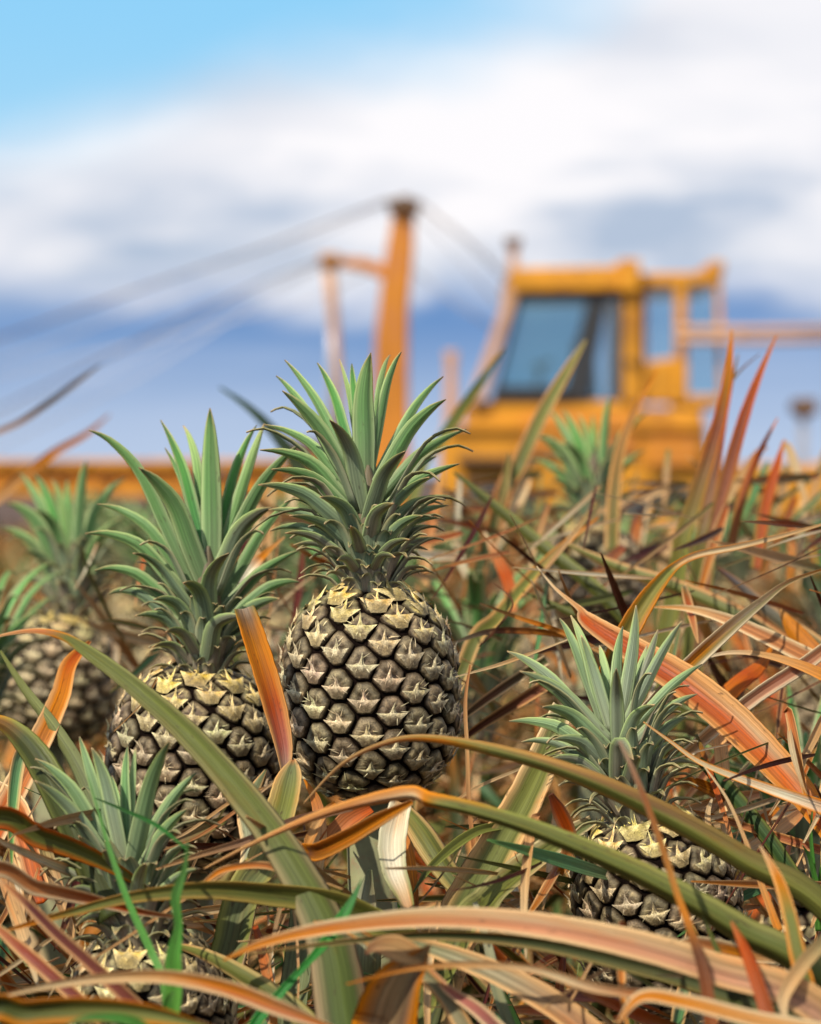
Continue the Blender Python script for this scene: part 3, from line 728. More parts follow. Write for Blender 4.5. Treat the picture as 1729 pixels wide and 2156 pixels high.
# ---------------------------------------------------------------- plant B: left neighbour
DB = 1.97
B = plant('pineapple plant just left of the tallest, its wide crown of long leaves against sky', 400, DB + .02)
B_top = at(424, 1408, DB); B_bot = at(398, 1812, DB + .02)
frB = fruit(B, B_bot, B_top, 183 * K * DB, 138, -1, 0.55, 11, spin=1.3)
tfB = lambda u, v: (u * .3653, 789.5 + v * .3653)
rowsB = [
 ((510,318),(800,560),(1150,1300),105,.0), ((800,535),(1010,760),(1200,1260),150,-.03), ((925,260),(1050,540),(1170,1000),95,.03,'deep'), ((1055,290),(1125,480),(1190,950),75,.05,'pale'),
 ((1210,190),(1208,520),(1215,1200),155,.0), ((1480,290),(1360,540),(1230,1050),80,.04,'deep'), ((1525,280),(1440,520),(1290,1000),85,.03,'pale'), ((1729,400),(1510,640),(1240,1150),110,.0),
 ((1570,765),(1390,900),(1220,1290),150,-.03,'dark'), ((1700,700),(1500,920),(1250,1350),85,.04), ((560,745),(850,880),(1180,1330),100,.03), ((490,915),(810,990),(1180,1400),110,.0),
 ((770,1030),(930,1120),(1180,1460),80,-.03,'low'), ((545,1130),(800,1160),(1180,1500),100,.02), ((1320,1030),(1215,1180),(1210,1520),140,-.06,'dark'), ((1060,1200),(1150,1270),(1210,1560),135,-.06,'low'),
 ((1729,1010),(1500,1140),(1240,1400),90,.02), ((1729,1195),(1540,1230),(1240,1480),90,.0), ((1610,1290),(1450,1340),(1220,1540),95,-.03,'low'), ((615,1270),(820,1270),(1170,1570),90,.02,'low'),
 ((890,1295),(1030,1330),(1190,1570),95,-.04,'low'), ((780,1390),(960,1410),(1180,1640),90,-.02,'low'), ((960,1480),(1060,1500),(1190,1700),90,-.05,'base'), ((1410,1395),(1240,1450),(1180,1740),125,-.06,'dark'),
 ((1500,1400),(1380,1440),(1200,1660),90,.02,'low'), ((880,1570),(1010,1570),(1170,1740),80,-.03,'base'), ((1480,1500),(1350,1530),(1200,1720),80,.0,'base'), ((950,420),(1060,640),(1180,1050),70,.06)]
hand_crown(B, frB, rowsB, tfB, DB, .3653, 6, at(430, 1412, DB), at(440, 1120, DB),
    [(0.019, (.028, .045), 48, -.010, .03, dict(tipdrop=.25, wd=.011)), (0.017, (.05, .07), 12, .03, .06, dict(tipdrop=.15, wd=.012, near=False))])
stem(B, B_bot)

# ---------------------------------------------------------------- plant C: lower left, young crown
DC = 1.66
Cc = plant('low pineapple plant in the bottom left corner with grass blades before its crown', 300, DC + .02)
C_top = at(290, 1968, DC); C_bot = at(350, 2330, DC + .05)
frC = fruit(Cc, C_bot, C_top, 165 * K * DC, 120, -1, 0.1, 21, spin=2.0)
tfC = lambda u, v: (u * .3407, 1421 + v * .3407)
rowsC = [
 ((490,380),(560,620),(720,1150),95,.03), ((565,450),(650,680),(760,1180),130,.0,'low'), ((790,440),(770,650),(780,1100),85,.03,'deep'), ((840,450),(822,640),(800,1100),60,.04,'pale'),
 ((1050,410),(930,700),(800,1300),150,-.03), ((1220,600),(1050,800),(820,1220),110,.01), ((1160,830),(1010,980),(820,1320),110,-.02), ((215,520),(450,720),(740,1220),125,.01),
 ((215,655),(450,850),(750,1290),125,-.02,'low'), ((490,1000),(590,1120),(740,1400),90,-.03,'base'), ((640,1090),(690,1170),(770,1450),120,-.05,'dark'), ((1010,1020),(950,1130),(820,1400),80,.0,'low'),
 ((900,1170),(865,1260),(820,1520),115,-.05,'dark'), ((1170,1040),(1040,1140),(830,1420),75,.02), ((1250,1110),(1080,1190),(840,1470),75,.03,'low'), ((250,1205),(450,1225),(740,1450),75,.0,'base'),
 ((430,1330),(560,1340),(760,1530),80,-.02,'base'), ((1230,1200),(1070,1270),(840,1520),80,-.02,'low'), ((470,1550),(600,1490),(780,1600),70,-.03,'base'), ((350,900),(520,1010),(740,1350),90,.04),
 ((1150,1330),(1010,1370),(840,1560),85,.0,'base'), ((690,620),(720,800),(780,1200),90,.04)]
hand_crown(Cc, frC, rowsC, tfC, DC, .3407, 7, at(285, 1975, DC), at(265, 1780, DC),
    [(0.017, (.030, .045), 46, -.012, .03, dict(tipdrop=.3, wd=.013)), (0.016, (.04, .055), 14, .03, .05, dict(tipdrop=.15, wd=.011, near=False))], br=1.2, dusty=.35)
stem(Cc, C_bot)

# ---------------------------------------------------------------- plant D: right, leaning
DD = 1.78
Dd = plant('leaning pineapple plant at lower right, its fruit crossed by two long olive leaves', 1420, DD + .02)
D_top = at(1338, 1716, DD); D_bot = at(1430, 2110, DD + .03)
frD = fruit(Dd, D_bot, D_top, 172 * K * DD, 130, -1, 0.5, 31, spin=0.9)
tfD = lambda u, v: (1000 + u * .4217, 1000 + v * .4217)
rowsD = [
 ((420,715),(500,870),(640,1260),75,.03), ((478,700),(560,900),(660,1270),85,.02,'pale'), ((530,800),(590,980),(680,1290),80,.0,'low'), ((620,850),(645,960),(700,1260),65,.04,'pale'), ((740,755),(715,920),(700,1260),80,.04),
 ((805,650),(790,870),(730,1260),85,.02,'low'), ((705,970),(700,1110),(705,1380),105,-.05,'dark'), ((915,770),(865,930),(740,1270),70,.03,'base'), ((1035,730),(920,920),(740,1280),75,.01,'low'), ((1135,945),(980,1060),(740,1320),75,.02),
 ((1110,1095),(960,1180),(750,1400),80,.02,'low'), ((160,880),(360,1000),(660,1320),80,.03,'low'), ((225,980),(430,1090),(680,1350),105,-.01,'low'), ((340,1160),(490,1210),(700,1410),100,-.03), ((170,1230),(410,1260),(690,1450),90,.02),
 ((390,1320),(540,1340),(710,1500),90,-.03,'low'), ((230,1335),(420,1350),(700,1530),75,.02,'low'), ((895,1150),(800,1220),(720,1440),95,-.04,'low'), ((790,1420),(720,1350),(715,1600),110,-.06,'base'), ((1060,1210),(950,1270),(760,1460),75,-.01,'low'),
 ((350,1430),(520,1430),(720,1600),80,-.02,'base'), ((1050,1340),(940,1370),(770,1560),75,.0,'base'), ((820,1410),(790,1450),(750,1620),90,-.05,'base'), ((1120,1450),(960,1440),(780,1620),70,.02,'base'), ((860,850),(820,1000),(720,1300),80,.05,'pale')]
hand_crown(Dd, frD, rowsD, tfD, DD, .4217, 8, at(1340, 1722, DD), at(1298, 1530, DD),
    [(0.018, (.035, .05), 52, -.012, .032, dict(tipdrop=.3, wd=.010)), (0.015, (.045, .06), 10, .03, .055, dict(tipdrop=.15, wd=.010, near=False))], br=1.2, dusty=.5)
stem(Dd, D_bot)

# ---------------------------------------------------------------- plant E: far left, out of focus
DE = 2.75
Ee = plant('out-of-focus pineapple plant at the far left behind the others, bright green crown', 130, DE)
E_top = at(140, 1300, DE); E_bot = at(100, 1560, DE)
frE = fruit(Ee, E_bot, E_top, 125 * K * DE, 130, 1, 0.2, 41, lod=1)
rowsE = [((500,490),(470,680),(430,1200),85,.0), ((390,600),(390,760),(420,1150),60,.05,'deep'), ((200,570),(290,750),(410,1150),95,.03,'deep'), ((110,560),(240,760),(400,1180),80,.05), ((300,600),(355,760),(410,1150),70,.0,'pale'),
 ((30,740),(210,850),(400,1250),115,.0), ((200,780),(320,900),(420,1270),105,-.04), ((730,590),(550,790),(430,1230),95,.03), ((720,820),(560,960),(430,1300),85,.0), ((0,880),(190,980),(400,1330),90,.02), ((130,1010),(280,1090),(410,1380),90,-.03,'low'),
 ((640,880),(530,1010),(430,1350),90,-.05), ((100,1180),(260,1200),(410,1420),80,.0,'base'), ((640,1100),(540,1160),(430,1420),80,.0,'low'), ((480,1000),(460,1130),(430,1420),100,-.05,'dark')]
hand_crown(Ee, frE, rowsE, tfB, DE, .3653, 9, at(148, 1305, DE), at(155, 1120, DE),
    [(0.022, (.045, .065), 30, -.006, .05, dict(tipdrop=.2, wd=.016))])
stem(Ee, E_bot)
# ---------------------------------------------------------------- plant F: crown standing before the cab door
DF = 3.0
Ff = plant('blurred pineapple plant with bright green crown standing before the cab door', 1250, DF)
F_top = at(1250, 1108, DF); F_bot = at(1245, 1330, DF)
frF = fruit(Ff, F_bot, F_top, 105 * K * DF, 120, -1, 0.2, 43, lod=1)
rowsF = [(a[0], a[1], a[2], a[3] * 1.0) + tuple(a[4:]) for a in rowsE]
hand_crown(Ff, frF, rowsF, lambda u, v: (1116 + u * .34, 668 + v * .34), DF, .33, 19, at(1250, 1112, DF), at(1250, 930, DF),
    [(0.020, (.035, .055), 30, -.006, .04, dict(tipdrop=.2, wd=.012))], br=1.15)
stem(Ff, F_bot)

# ---------------------------------------------------------------- front-edge plants, mostly outside the frame
G = plant('plant at the right edge whose long olive and salmon leaves arch across the foreground', 1980, 1.62)
I = plant('reddish plant at the bottom left edge, only its maroon and olive straps showing', -150, 1.62)
J = plant('plant at the bottom edge with a broad brown broken leaf in the centre foreground', 800, 1.60, dy=-.03)
Hh = plant('pineapple plant with tall upright red-tipped leaves rising against the machine on the right', 1500, 2.6)
Kk = plant('pineapple plant with scorched orange and pink leaves behind the leaning fruit on the right', 1640, 2.25)
Ll = plant('pineapple plant in the gap right of the tallest fruit, olive leaves slanting through it', 1080, 2.5)
Nn = plant('blurred plant with two long olive leaves slanting up across the cab window', 1010, 3.3)

# leaves of G
leaf(G, [(430,1830,4),(560,1765,14),(700,1710,26),(850,1676,40),(905,1690,42),(1000,1712,44),(1150,1762,52),(1350,1850,66),(1550,1965,80),(1760,2110,92)],
     [(0, TAN), (.25, PINK), (.36, STRAW), (.42, ORG), (.47, OLIVE_L), (.6, OLIVE), (1, OLIVE)], 1.60, 1.50, margin=[(0, TAN), (.45, ORG), (.6, OLIVE_L), (1, (.22, .2, .07))], lower=[(0, TAN), (.4, ORG), (.5, OLIVE), (1, (.13, .16, .045))], fold=-.7, roll=.5, label='long olive leaf with bleached orange kinked tip', root=True)  # lower: darker past the kink, the fold's shade put into the colour
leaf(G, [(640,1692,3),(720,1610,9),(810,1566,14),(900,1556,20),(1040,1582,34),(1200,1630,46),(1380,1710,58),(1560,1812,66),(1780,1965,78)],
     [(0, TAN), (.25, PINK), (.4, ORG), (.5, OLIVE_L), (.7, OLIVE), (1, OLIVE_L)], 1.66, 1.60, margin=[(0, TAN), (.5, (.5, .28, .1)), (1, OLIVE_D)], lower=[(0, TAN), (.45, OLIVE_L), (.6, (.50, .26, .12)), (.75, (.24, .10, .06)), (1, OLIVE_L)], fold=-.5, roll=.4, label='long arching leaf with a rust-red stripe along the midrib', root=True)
leaf(G, [(470,2022,4),(560,1985,22),(700,1955,38),(900,1937,52),(1100,1948,62),(1300,1985,72),(1500,2045,82),(1760,2160,92)],
     [(0, ORG), (.2, ORG), (.4, PINK), (.6, (.66, .33, .2)), (1, (.5, .3, .2))], 1.46, 1.44, margin=[(0, ORG), (.3, STRAW), (1, TAN)], lower=[(0, ORG), (.25, PINK), (.4, TAN), (.6, STRAW), (1, TAN)], fold=.55, roll=-.35, label='salmon-pink leaf with cream edges arching over the foreground', root=True)
leaf(G, [(520,2010,3),(700,1985,12),(900,1968,26),(1100,1980,34),(1300,2022,40),(1520,2085,48),(1760,2200,52)],
     [(0, OLIVE), (.4, OLIVE_D), (1, SAGE)], 1.50, 1.48, margin=[(0, TAN), (1, OLIVE_L)], fold=.4, roll=.5, root=True)
leaf(G, [(730,2072,3),(860,2040,12),(980,2030,18),(1120,2040,20),(1250,2078,26),(1400,2100,22),(1560,2140,26),(1760,2200,30)],
     [(0, ORG), (.3, TAN), (.5, STRAW), (.65, PINK), (.8, ORG), (1, TAN)], 1.42, 1.40, margin=[(0, ORG), (1, STRAW)], fold=.5, roll=.3, label='thin dry tan leaf along the bottom of the photo', root=True)
leaf(G, [(1400,2010,3),(1450,1985,26),(1520,1998,40),(1600,2016,26),(1690,2030,4)], [(0, TAN), (.4, PINK), (.6, ORG), (1, STRAW)], 1.56, 1.60, margin=[(0, STRAW), (1, STRAW)], fold=.4, roll=-.2)
leaf(G, [(1305,1560,8),(1345,1650,14),(1390,1770,16),(1425,1880,16),(1455,1960,20),(1485,2060,30),(1500,2180,34)],
     [(0, MAUVE), (.2, (.30, .13, .06)), (.45, (.5, .24, .08)), (.6, ORG), (.75, BROWN), (1, (.35, .12, .05))], 1.50, 1.42, fold=.6, label='thin twisted brown leaf hanging down over the leaning fruit')
leaf(G, [(1540,1940,6),(1570,2000,26),(1600,2080,34),(1640,2200,40)], [(0, PINK), (.3, RED), (1, (.35, .12, .06))], 1.45, 1.40, fold=.5, roll=.3)
leaf(G, [(1480,1930,3),(1510,2000,14),(1540,2080,26),(1570,2200,34)], [(0, OLIVE), (1, OLIVE_D)], 1.50, 1.42, fold=.5)
leaf(G, [(1600,1780,4),(1640,1850,26),(1665,1930,36),(1690,2040,44),(1740,2190,50)], [(0, STRAW), (.25, ORG), (.5, OLIVE_L), (1, OLIVE)], 1.52, 1.44, margin=[(0, TAN), (1, ORG)], fold=.5, roll=.3)
leaf(G, [(1660,2160,5),(1650,2100,30),(1700,2020,36),(1760,1960,30)], [(0, STRAW), (.5, TAN), (1, SAGE)], 1.42, 1.45, fold=.4)
leaf(G, [(1300,2156,5),(1350,2100,30),(1440,2110,40),(1600,2150,44),(1760,2180,50)], [(0, ORG), (.4, ORG), (1, TAN)], 1.38, 1.38, margin=[(0, STRAW), (1, STRAW)], fold=.3, roll=-.4)
# leaves of A
leaf(A, [(-30,1345,4),(60,1328,12),(130,1338,20),(190,1374,34),(280,1440,46),(400,1545,62),(520,1680,78),(620,1820,92),(700,1980,120),(735,2180,140)],
     [(0, TAN), (.15, (.6, .25, .12)), (.24, OLIVE), (.5, (.15, .17, .04)), (.75, (.17, .19, .06)), (1, (.10, .14, .04))], 1.70, 1.56, margin=[(0, STRAW), (.2, ORG), (.3, OLIVE_L), (1, (.34, .24, .15))], fold=-.42, roll=-.25, label='broad olive leaf sweeping diagonally across the left fruit, tip dry and tan')
leaf(A, [(512,1282,52),(528,1330,58),(556,1420,62),(578,1500,60),(594,1570,48),(600,1625,26)], [(0, MAUVE), (.12, (.25, .14, .07)), (.3, ORG), (.55, RED), (.8, (.45, .17, .13)), (1, MAUVE)], 1.83, 1.80, margin=[(0, OLIVE), (.2, ORG), (1, TAN)], fold=.45, roll=-.35, label='orange-red broken leaf squeezed between the two fruits')
leaf(A, [(618,1600,10),(612,1650,66),(596,1720,80),(560,1820,84),(500,1960,90)], [(0, PINK), (.1, SAGE), (.4, OLIVE_L), (1, SAGE)], 1.78, 1.70, margin=[(0, TAN), (1, OLIVE_L)], fold=.7, roll=.35, root=True)
leaf(A, [(868,1688,14),(800,1722,36),(730,1762,44),(672,1790,46),(645,1792,40)], [(0, ORG), (.3, ORG), (.6, (.5, .19, .04)), (.9, BROWN), (1, ORG)], 1.62, 1.66, margin=[(0, TAN), (1, ORG)], fold=.4, roll=-.3, label='curled orange dead leaf folded under the tallest fruit')
leaf(A, [(640,1795,12),(655,1760,24),(680,1715,20),(705,1690,8)], [(0, ORG), (.5, TAN), (1, ORG)], 1.67, 1.72, fold=.5)
leaf(A, [(846,1690,50),(828,1765,68),(832,1830,62),(850,1880,46),(866,1935,24),(870,1990,14)], [(0, TAN), (.2, CREAM), (.45, (.86, .78, .6)), (.62, (.7, .5, .3)), (.8, PINK), (1, MAROON)], 1.72, 1.66, margin=[(0, CREAM), (.6, OLIVE_L), (1, OLIVE)], fold=.5, roll=.1, label='bleached white leaf hanging below the tallest fruit')
leaf(A, [(850,1750,10),(862,1800,24),(872,1870,20),(876,1940,14)], [(0, PINK), (.5, ORG), (1, MAROON)], 1.74, 1.70, fold=.4)
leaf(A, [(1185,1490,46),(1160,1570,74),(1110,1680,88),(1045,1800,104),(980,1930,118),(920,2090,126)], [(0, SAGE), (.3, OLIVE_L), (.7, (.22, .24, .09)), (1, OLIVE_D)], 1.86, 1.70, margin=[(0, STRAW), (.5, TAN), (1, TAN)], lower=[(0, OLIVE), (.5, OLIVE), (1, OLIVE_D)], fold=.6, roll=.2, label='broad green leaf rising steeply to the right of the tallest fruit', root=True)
leaf(A, [(1250,1730,30),(1180,1775,58),(1100,1835,70),(1030,1900,76),(960,2000,80)], [(0, SAGE), (.4, OLIVE_L), (1, OLIVE)], 1.80, 1.68, margin=[(0, STRAW), (1, OLIVE_L)], fold=.6, roll=.5, root=True)
leaf(A, [(850,1700,40),(890,1750,66),(935,1820,64),(975,1880,50),(1010,1970,50)], [(0, OLIVE_L), (.5, OLIVE), (1, OLIVE_D)], 1.82, 1.76, margin=[(0, TAN), (1, OLIVE_L)], fold=-.5, roll=-.3)
leaf(A, [(870,1880,4),(905,1830,18),(960,1780,26),(1010,1750,24),(1060,1740,18)], [(0, OLIVE_D), (.5, OLIVE), (1, OLIVE_L)], 1.70, 1.78, margin=[(0, OLIVE_L), (1, OLIVE_L)], fold=.6, roll=-.3)
leaf(A, [(640,1640,3),(668,1690,26),(676,1760,34),(660,1850,50),(640,1960,70)], [(0, ORG), (.3, PINK), (.6, TAN), (1, SAGE)], 1.84, 1.74, fold=.5, roll=.3, root=True)
leaf(A, [(780,1700,30),(730,1730,46),(680,1790,40),(655,1850,30)], [(0, RED), (.5, PINK), (1, RED)], 1.80, 1.78, fold=.4, roll=.2)
leaf(A, [(990,1400,4),(980,1480,9),(984,1580,10),(988,1690,11),(1000,1810,9)], [(0, PINK), (.5, TAN), (1, PINK)], 1.80, 1.78, fold=.4, label='thin dry straw-coloured leaf standing upright beside the tallest fruit')
leaf(A, [(780,1830,10),(770,1900,56),(774,1980,66),(770,2120,70)], [(0, SAGE), (.5, (.34, .32, .22)), (1, OLIVE)], 1.74, 1.70, fold=-.4, root=True)
# leaves of J
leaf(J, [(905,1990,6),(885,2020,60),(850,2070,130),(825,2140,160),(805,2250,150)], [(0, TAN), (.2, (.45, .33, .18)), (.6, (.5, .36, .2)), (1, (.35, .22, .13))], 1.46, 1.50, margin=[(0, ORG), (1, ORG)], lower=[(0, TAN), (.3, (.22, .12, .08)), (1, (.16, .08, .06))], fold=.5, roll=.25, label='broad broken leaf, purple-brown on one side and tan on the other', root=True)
leaf(J, [(770,2010,6),(790,1992,30),(830,1995,60),(870,2010,50),(900,2015,20)], [(0, (.35, .17, .1)), (.5, TAN), (1, TAN)], 1.47, 1.47, fold=.2)
leaf(J, [(660,1940,4),(720,1950,20),(800,1990,30),(870,2030,34),(940,2100,40),(1000,2200,50)], [(0, TAN), (.3, SAGE), (1, (.35, .30, .18))], 1.52, 1.48, margin=[(0, ORG), (1, TAN)], fold=.5, roll=.3)
leaf(J, [(860,1985,20),(940,2010,46),(1060,2060,60),(1180,2130,70),(1300,2230,70)], [(0, SAGE), (.5, (.4, .33, .2)), (1, PINK)], 1.56, 1.50, margin=[(0, TAN), (1, TAN)], fold=.5, roll=-.3)
leaf(J, [(900,2030,3),(940,2080,22),(1010,2130,34),(1080,2200,40)], [(0, PINK), (.5, (.5, .2, .16)), (1, MAROON)], 1.50, 1.46, margin=[(0, TAN), (1, STRAW)], fold=.5)
leaf(J, [(1000,1900,12),(1030,2000,22),(1045,2080,26),(1080,2180,30)], [(0, (.40, .38, .25)), (1, SAGE)], 1.62, 1.55, fold=.4)
# leaves of C / I, bottom left
leaf(Cc, [(-30,1972,4),(60,1945,12),(150,1920,20),(280,1888,30),(430,1872,44),(560,1880,56),(720,1905,64),(860,1980,70)],
     [(0, TAN), (.15, ORG), (.3, OLIVE_L), (.6, OLIVE), (1, OLIVE)], 1.54, 1.60, margin=[(0, ORG), (.4, (.5, .3, .1)), (1, OLIVE_L)], fold=.45, roll=.25, label='olive leaf lying right across the front of the low crown')
leaf(I, [(730,2175,4),(600,2125,40),(480,2080,42),(350,2055,36),(220,2058,28),(100,2075,18),(-30,2105,8)], [(0, ORG), (.15, PINK), (.35, ORG), (.6, TAN), (.85, STRAW), (1, TAN)], 1.40, 1.44, margin=[(0, STRAW), (1, TAN)], lower=[(0, RED), (.3, RED), (.5, TAN), (1, STRAW)], fold=.5, roll=-.3, label='orange and cream leaf arching across the bottom left corner')
leaf(I, [(470,2170,6),(330,2135,50),(200,2122,66),(60,2128,70),(-80,2150,70)], [(0, OLIVE_L), (.5, OLIVE), (1, OLIVE_D)], 1.36, 1.38, margin=[(0, ORG), (1, ORG)], fold=.5, roll=-.4, root=True)
leaf(I, [(-10,1845,8),(50,1895,24),(120,1965,30),(210,2045,34),(300,2130,38),(380,2220,40)], [(0, STRAW), (.1, PINK), (.25, MAROON), (.7, (.22, .07, .05)), (1, MAROON)], 1.48, 1.44, margin=[(0, TAN), (1, (.5, .28, .15))], fold=.6, roll=.2, label='dark maroon strap leaf with pale edges')
leaf(I, [(-20,1940,16),(60,2010,34),(140,2080,36),(220,2150,36)], [(0, PINK), (.3, (.35, .1, .07)), (1, MAROON)], 1.50, 1.46, margin=[(0, TAN), (1, TAN)], fold=.5, roll=.2)
leaf(I, [(380,1930,6),(300,1920,18),(180,1890,34),(80,1868,40),(-60,1838,42)], [(0, TAN), (.3, RED), (.7, PINK), (1, PINK)], 1.62, 1.56, margin=[(0, STRAW), (1, STRAW)], fold=.5, roll=-.3, root=True)
leaf(I, [(370,1915,4),(280,1850,22),(190,1800,44),(90,1762,56),(-50,1730,60)], [(0, ORG), (.3, OLIVE_L), (.7, OLIVE), (1, OLIVE)], 1.66, 1.60, margin=[(0, ORG), (1, RED)], fold=.5, roll=-.3, root=True)
leaf(I, [(-30,1510,20),(20,1535,50),(70,1590,72),(120,1680,84),(170,1790,84),(230,1930,80)], [(0, BROWN), (.1, (.25, .12, .04)), (.3, OLIVE_D), (1, OLIVE_D)], 1.72, 1.64, margin=[(0, ORG), (.2, OLIVE_L), (1, OLIVE_D)], fold=-.5, roll=.3, label='thick dark olive leaf with a brown dead tip at the left edge')
leaf(I, [(190,1350,6),(150,1400,40),(130,1470,52),(90,1560,62),(40,1660,70),(-20,1780,74)], [(0, BROWN), (.12, RED), (.4, ORG), (.7, PINK), (1, RED)], 1.98, 1.84, margin=[(0, ORG), (1, STRAW)], fold=.55, roll=.4, label='orange-red upright leaf at the left edge')
leaf(I, [(0,1370,6),(50,1450,22),(110,1530,34),(160,1610,40),(200,1700,40)], [(0, OLIVE_L), (1, SAGE)], 1.95, 1.85, fold=-.5, roll=.3)
leaf(I, [(-20,1650,30),(30,1700,70),(60,1780,70),(90,1900,60)], [(0, TAN), (.3, PINK), (1, RED)], 1.88, 1.80, margin=[(0, STRAW), (1, TAN)], fold=.4, roll=.3)
leaf(I, [(350,1985,6),(430,2010,30),(520,2060,46),(620,2130,56),(700,2220,60)], [(0, OLIVE_L), (.5, OLIVE), (1, OLIVE_D)], 1.66, 1.58, margin=[(0, TAN), (1, OLIVE_L)], fold=-.4, roll=.2)
leaf(I, [(330,1830,5),(420,1800,14),(520,1770,20),(620,1730,24),(740,1700,18)], [(0, TAN), (.5, (.4, .24, .15)), (1, (.45, .28, .18))], 1.62, 1.70, fold=.5)
leaf(I, [(160,2042,3),(250,1985,6),(360,1912,7),(480,1835,5),(600,1770,3)], [(0, TAN), (1, TAN)], 1.58, 1.66, fold=.3)
leaf(I, [(340,1790,3),(420,1760,7),(520,1690,9),(600,1628,4)], [(0, TAN), (.5, PINK), (1, STRAW)], 1.78, 1.86, fold=.3)
leaf(I, [(330,1775,3),(390,1755,7),(500,1680,8),(590,1650,3)], [(0, STRAW), (.5, TAN), (1, TAN)], 1.80, 1.86, fold=.3)
leaf(I, [(400,1890,3),(440,1850,12),(480,1828,16),(560,1822,18),(640,1850,20),(720,1880,22)], [(0, TAN), (.3, ORG), (.6, PINK), (1, OLIVE)], 1.60, 1.60, margin=[(0, TAN), (1, TAN)], fold=.5)
leaf(B, [(560,1620,6),(520,1700,50),(530,1800,60),(500,1950,70),(470,2080,80)], [(0, SAGE), (.5, (.36, .37, .24)), (1, OLIVE)], 1.90, 1.80, margin=[(0, TAN), (1, STRAW)], fold=-.4, roll=.2, root=True)
leaf(B, [(330,1430,6),(300,1480,3),(240,1540,3)], [(0, TAN), (1, TAN)], 1.80, 1.82, fold=.3)
leaf(B, [(600,1130,3),(560,1165,16),(520,1210,34),(490,1260,40),(470,1330,30)], [(0, TAN), (.3, ORG), (.45, CREAM), (1, (.3, .3, .35))], 2.15, 2.1, fold=.4, roll=.3, label='pale dry leaf tip poking out behind the left crown')
# leaves right side: K, H, L
leaf(Kk, [(1740,1102,5),(1640,1130,12),(1550,1152,16),(1470,1168,18),(1425,1190,20),(1390,1225,34),(1350,1280,50),(1310,1350,58),(1270,1440,60)],
     [(0, TAN), (.3, STRAW), (.48, TAN), (.55, OLIVE_L), (.8, (.30, .24, .06)), (1, OLIVE)], 1.98, 1.92, margin=[(0, TAN), (.5, ORG), (1, ORG)], fold=.5, roll=.3, roll1=-.3, label='olive leaf with a long tan tip bending right over the leaning crown')
leaf(Kk, [(1740,1196,6),(1660,1225,13),(1600,1268,24),(1530,1325,38),(1450,1400,44),(1380,1475,42),(1320,1540,36)],
     [(0, ORG), (.2, TAN), (.4, STRAW), (.6, ORG), (1, PINK)], 1.94, 1.86, margin=[(0, TAN), (.3, STRAW), (1, CREAM)], lower=[(0, OLIVE), (1, OLIVE)], fold=.45, roll=-.35, label='tan leaf with cream edges crossing behind the leaning crown')
leaf(Kk, [(1130,1192,2),(1170,1240,7),(1220,1282,14),(1240,1310,40),(1330,1370,66),(1440,1440,86),(1540,1520,92),(1630,1610,84),(1700,1690,70),(1770,1780,66)],
     [(0, CREAM), (.18, TAN), (.3, RED), (.5, (.46, .12, .06)), (.65, (.50, .15, .07)), (.8, (.56, .2, .09)), (1, RED)], 1.96, 1.78, margin=[(0, STRAW), (.4, TAN), (1, ORG)], lower=[(0, TAN), (.3, PINK), (.45, RED), (.6, TAN), (.72, STRAW), (.9, PINK), (1, TAN)], fold=.5, roll=-.25, label='wide rust-red leaf running down to the right edge')
leaf(Kk, [(1375,1278,3),(1450,1282,16),(1530,1305,28),(1630,1350,40),(1770,1420,46)], [(0, ORG), (.3, TAN), (.6, PINK), (1, PINK)], 2.05, 2.0, margin=[(0, STRAW), (1, STRAW)], fold=.4, roll=-.3)
leaf(Kk, [(1770,1340,34),(1690,1400,38),(1600,1458,38),(1520,1520,36),(1440,1590,30)], [(0, PINK), (.4, (.66, .33, .22)), (1, TAN)], 1.92, 1.90, margin=[(0, STRAW), (1, CREAM)], fold=.4, roll=-.3, label='straight pink leaf with cream edges at the right')
leaf(Kk, [(1460,1392,3),(1530,1375,9),(1600,1378,14),(1680,1400,24),(1770,1440,36)], [(0, CREAM), (.5, TAN), (1, ORG)], 1.94, 1.90, fold=.4, roll=-.3)
leaf(Kk, [(1625,1360,6),(1600,1400,34),(1550,1440,46),(1490,1500,50)], [(0, ORG), (.5, RED), (1, ORG)], 2.05, 2.0, fold=-.3, roll=.4)
leaf(Kk, [(1640,1280,6),(1670,1330,46),(1710,1380,60),(1770,1450,60)], [(0, TAN), (.2, ORG), (1, PINK)], 2.15, 2.1, fold=-.3, roll=.4)
leaf(Kk, [(1510,1194,8),(1560,1235,24),(1620,1290,38),(1690,1340,44),(1780,1400,44)], [(0, BROWN), (.15, (.10, .08, .08)), (.5, (.16, .15, .11)), (1, OLIVE)], 2.25, 2.2, margin=[(0, BROWN), (1, TAN)], fold=-.4, roll=.3, label='dark grey-green leaf with a black tip')
leaf(Kk, [(1355,1520,3),(1410,1560,8),(1480,1608,14),(1600,1655,24),(1700,1690,34),(1780,1720,38)], [(0, TAN), (.4, STRAW), (.7, CREAM), (1, PINK)], 1.74, 1.72, margin=[(0, ORG), (1, ORG)], fold=.4, roll=-.2)
leaf(Kk, [(1470,1600,20),(1520,1650,38),(1580,1720,40),(1640,1800,40),(1700,1900,40)], [(0, GRN_D), (.5, (.08, .14, .05)), (1, GRN_D)], 1.86, 1.82, fold=-.4, roll=.3, margin=[(0, OLIVE), (1, OLIVE)])
leaf(Kk, [(1410,1700,6),(1500,1720,16),(1600,1750,20),(1760,1800,24)], [(0, TAN), (.3, PINK), (1, (.5, .2, .12))], 1.84, 1.84, margin=[(0, ORG), (1, TAN)], fold=.4)
